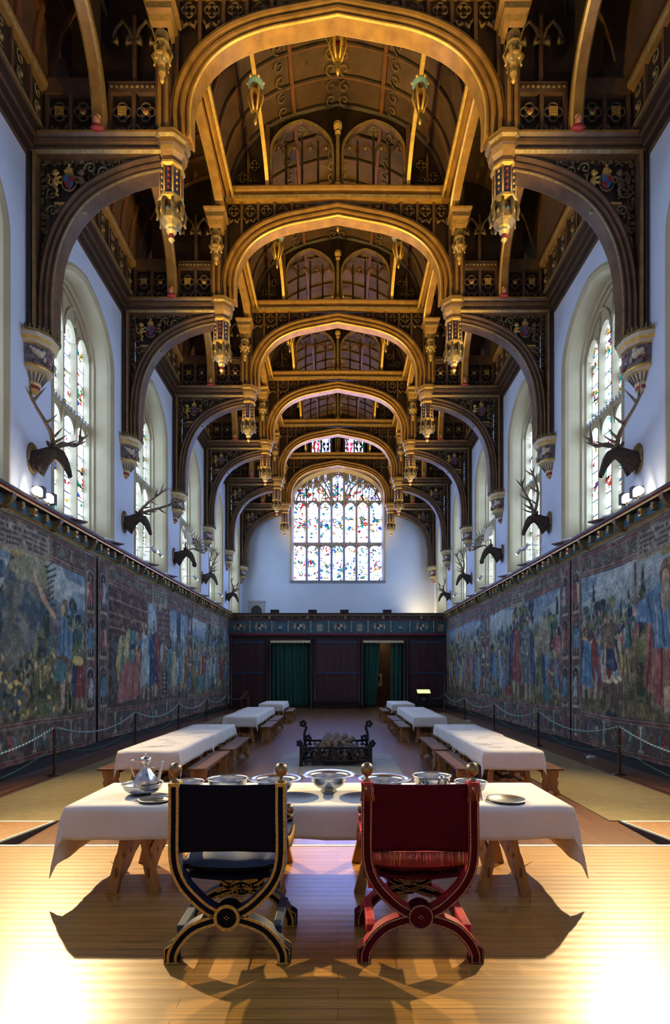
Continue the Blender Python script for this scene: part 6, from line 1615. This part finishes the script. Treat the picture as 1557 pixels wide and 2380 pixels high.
figure(c, 3.55, .95, 2.5, PALE * .8, BLUE, 1, 2); figure(c, 4.3, .95, 2.6, DBLUE, RED, 1, 0); figure(c, 6.4, .9, 2.0, CREAM * .8, TEAL, -1, 0)
c.rect(4.9, 5.9, .9, 2.1, L(.36, .30, .27)); c.rect(5.1, 5.7, 1.0, 1.8, DK); [c.ell(5.4, 1.1 + .15 * i, .12, .05, CREAM * .8) for i in range(5)]
border(c, True, True, 2); cartouche(c, 4.9, 1.6)
hang(c, -1, 14.02, 'second tapestry on the left wall, draped figures among tall reddish halls', False)
# --- left wall, farthest
c = Canvas(7.75, H_, .028, 37); landscape(c, 2.6, 37); tree(c, 3.6, 1.3, 3.0, 2.2, 4); tree(c, 5.4, 1.3, 2.9, 1.9, 6)
crowd(c, .9, 7.2, 1.4, 14, 1.5, 8); crowd(c, 1.0, 7.2, .95, 8, 1.9, 9); c.rect(1.0, 2.0, .95, 1.7, TEAL); c.rect(3.4, 4.1, .95, 1.5, DBLUE)
border(c, False, True, 3); cartouche(c, 4.3, 1.5)
hang(c, -1, 23.1, 'farthest tapestry on the left wall, crowd under two blue-green trees', False)
# --- right wall, nearest: bearded man with a staff, basket of loaves
c = Canvas(7.5, H_, .014, 51); landscape(c, 2.75, 51)
crowd(c, 5.3, 6.8, 1.3, 7, 1.7, 12); crowd(c, 3.6, 5.2, 2.3, 9, .8, 13)
rs = random.Random(8)
for _ in range(80): c.ell(rs.uniform(4.0, 6.6), rs.uniform(2.6, 3.1), .07, .05, rs.choice([DBLUE, DK * 1.5, OLIVE, TEAL * .7]), rs.random() * 3)
c.line([(4.35, .9), (4.35, 4.0)], .07, L(.45, .26, .20)); X0 = 3.2
c.poly([(X0 - .7, 1.0), (X0 - .8, 2.0), (X0 - .55, 3.1), (X0 + .55, 3.2), (X0 + .8, 2.4), (X0 + .85, 1.5), (X0 + .3, 1.1)], ROSE * .8)
for i in range(9): c.line([(X0 - .6 + .17 * i, 1.15), (X0 - .45 + .13 * i, 3.0)], .05, (RED, CREAM * .5, RED * .35)[i % 3], .8, True)
c.poly([(X0 - .4, 2.2), (X0 - .5, 3.3), (X0 + .1, 3.55), (X0 + .6, 3.3), (X0 + 1.1, 3.15), (X0 + 1.15, 2.8), (X0 + .6, 2.7), (X0 + .5, 2.2)], BLUE); [c.line([(X0 - .3 + .2 * i, 2.25), (X0 - .1 + .2 * i, 3.2)], .05, (PALE * .8 if i % 2 else DBLUE), .7, True) for i in range(5)]
c.poly([(X0 - .55, 1.1), (X0 - .75, 2.2), (X0 - .35, 3.3), (X0 - .1, 3.2), (X0 - .35, 2.2)], RED); c.ell(X0 + .05, 3.55, .22, .30, BROWN); c.ell(X0 + .10, 3.48, .13, .18, FLESH); c.ell(X0 + .12, 3.18, .15, .30, L(.50, .45, .38))
c.poly([(X0 - .2, .85), (X0 - .1, 1.5), (X0 + .15, 1.5), (X0 + .15, .85)], FLESH); c.ell(X0 + .0, .9, .25, .09, BROWN); c.ell(X0 + 1.15, 3.0, .08, .10, FLESH)
c.poly([(4.95, .9), (4.85, 1.6), (5.75, 1.6), (5.65, .9)], BROWN); [c.line([(4.95 + .11 * i, .9), (4.9 + .12 * i, 1.55)], .025, DK, .7) for i in range(7)]
for i in range(9): c.ell(4.98 + .085 * i, 1.62 + .06 * math.sin(i * 2), .08, .06, CREAM)
c.poly([(5.0, 1.9), (5.1, 2.5), (5.5, 2.6), (5.75, 2.0), (5.3, 1.8)], DBLUE); c.poly([(5.2, 2.3), (5.3, 2.8), (5.8, 2.85), (5.85, 2.3)], L(.36, .30, .24)); c.line([(5.6, 2.4), (5.6, 1.65)], .10, FLESH, 1, True); c.line([(5.2, 2.3), (5.0, 1.75)], .10, FLESH, 1, True); c.ell(5.3, 2.75, .13, .15, BROWN)
c.poly([(5.9, 1.1), (5.8, 1.9), (6.2, 2.7), (6.35, 2.3), (6.0, 1.7)], RED); c.rect(.8, 2.0, 1.5, 2.4, L(.16, .26, .34)); c.ell(1.9, 1.3, .25, .2, CREAM * .8); c.poly([(1.7, .95), (1.75, 1.2), (2.1, 1.2), (2.15, .95)], DBLUE); crowd(c, .8, 2.4, 1.2, 4, 1.7, 14)
border(c, False, True, 4); cartouche(c, 3.3, 2.0)
hang(c, 1, 6.95, 'big tapestry nearest on the right wall, tall bearded man in red with a staff', False)
# --- right wall, second: two robed figures under a tree
c = Canvas(8.3, H_, .020, 67); landscape(c, 2.7, 67); crowd(c, .9, 3.0, 1.5, 8, 1.4, 21); crowd(c, 5.6, 7.3, 1.4, 6, 1.4, 22); tree(c, 3.7, .95, 3.4, 2.0, 9)
c.poly([(1.0, 1.6), (1.6, 3.3), (2.0, 3.5), (2.6, 2.8), (3.0, 1.6)], CREAM * .6, .6); crowd(c, .8, 2.4, .95, 5, 1.4, 24)
figure(c, 3.25, .95, 2.75, L(.30, .33, .36), DBLUE, -1, 0); figure(c, 4.45, .98, 2.75, RED, DBLUE, 1, 2); figure(c, 5.9, .95, 1.3, BLUE, PALE * .8, 1, 0); c.ell(5.2, 1.1, .45, .22, RED * .8); c.ell(1.6, 1.15, .4, .3, TEAL * .7)
border(c, True, True, 5); cartouche(c, 4.2, 1.3)
hang(c, 1, 14.48, 'second tapestry on the right wall, two robed men talking under a tree', False)
# --- right wall, farthest
c = Canvas(8.0, H_, .028, 83); landscape(c, 2.9, 83); crowd(c, 1.0, 7.6, 1.5, 13, 1.4, 31); crowd(c, 1.2, 7.6, .95, 8, 1.7, 32); c.ell(5.0, 3.6, .4, .35, CREAM * .9); figure(c, 5.0, 3.3, .7, RED, RED, 1, 0)
border(c, True, False, 6); cartouche(c, 5.2, 1.3)
hang(c, 1, 22.85, 'farthest tapestry on the right wall, small red figure floating in the sky', False)
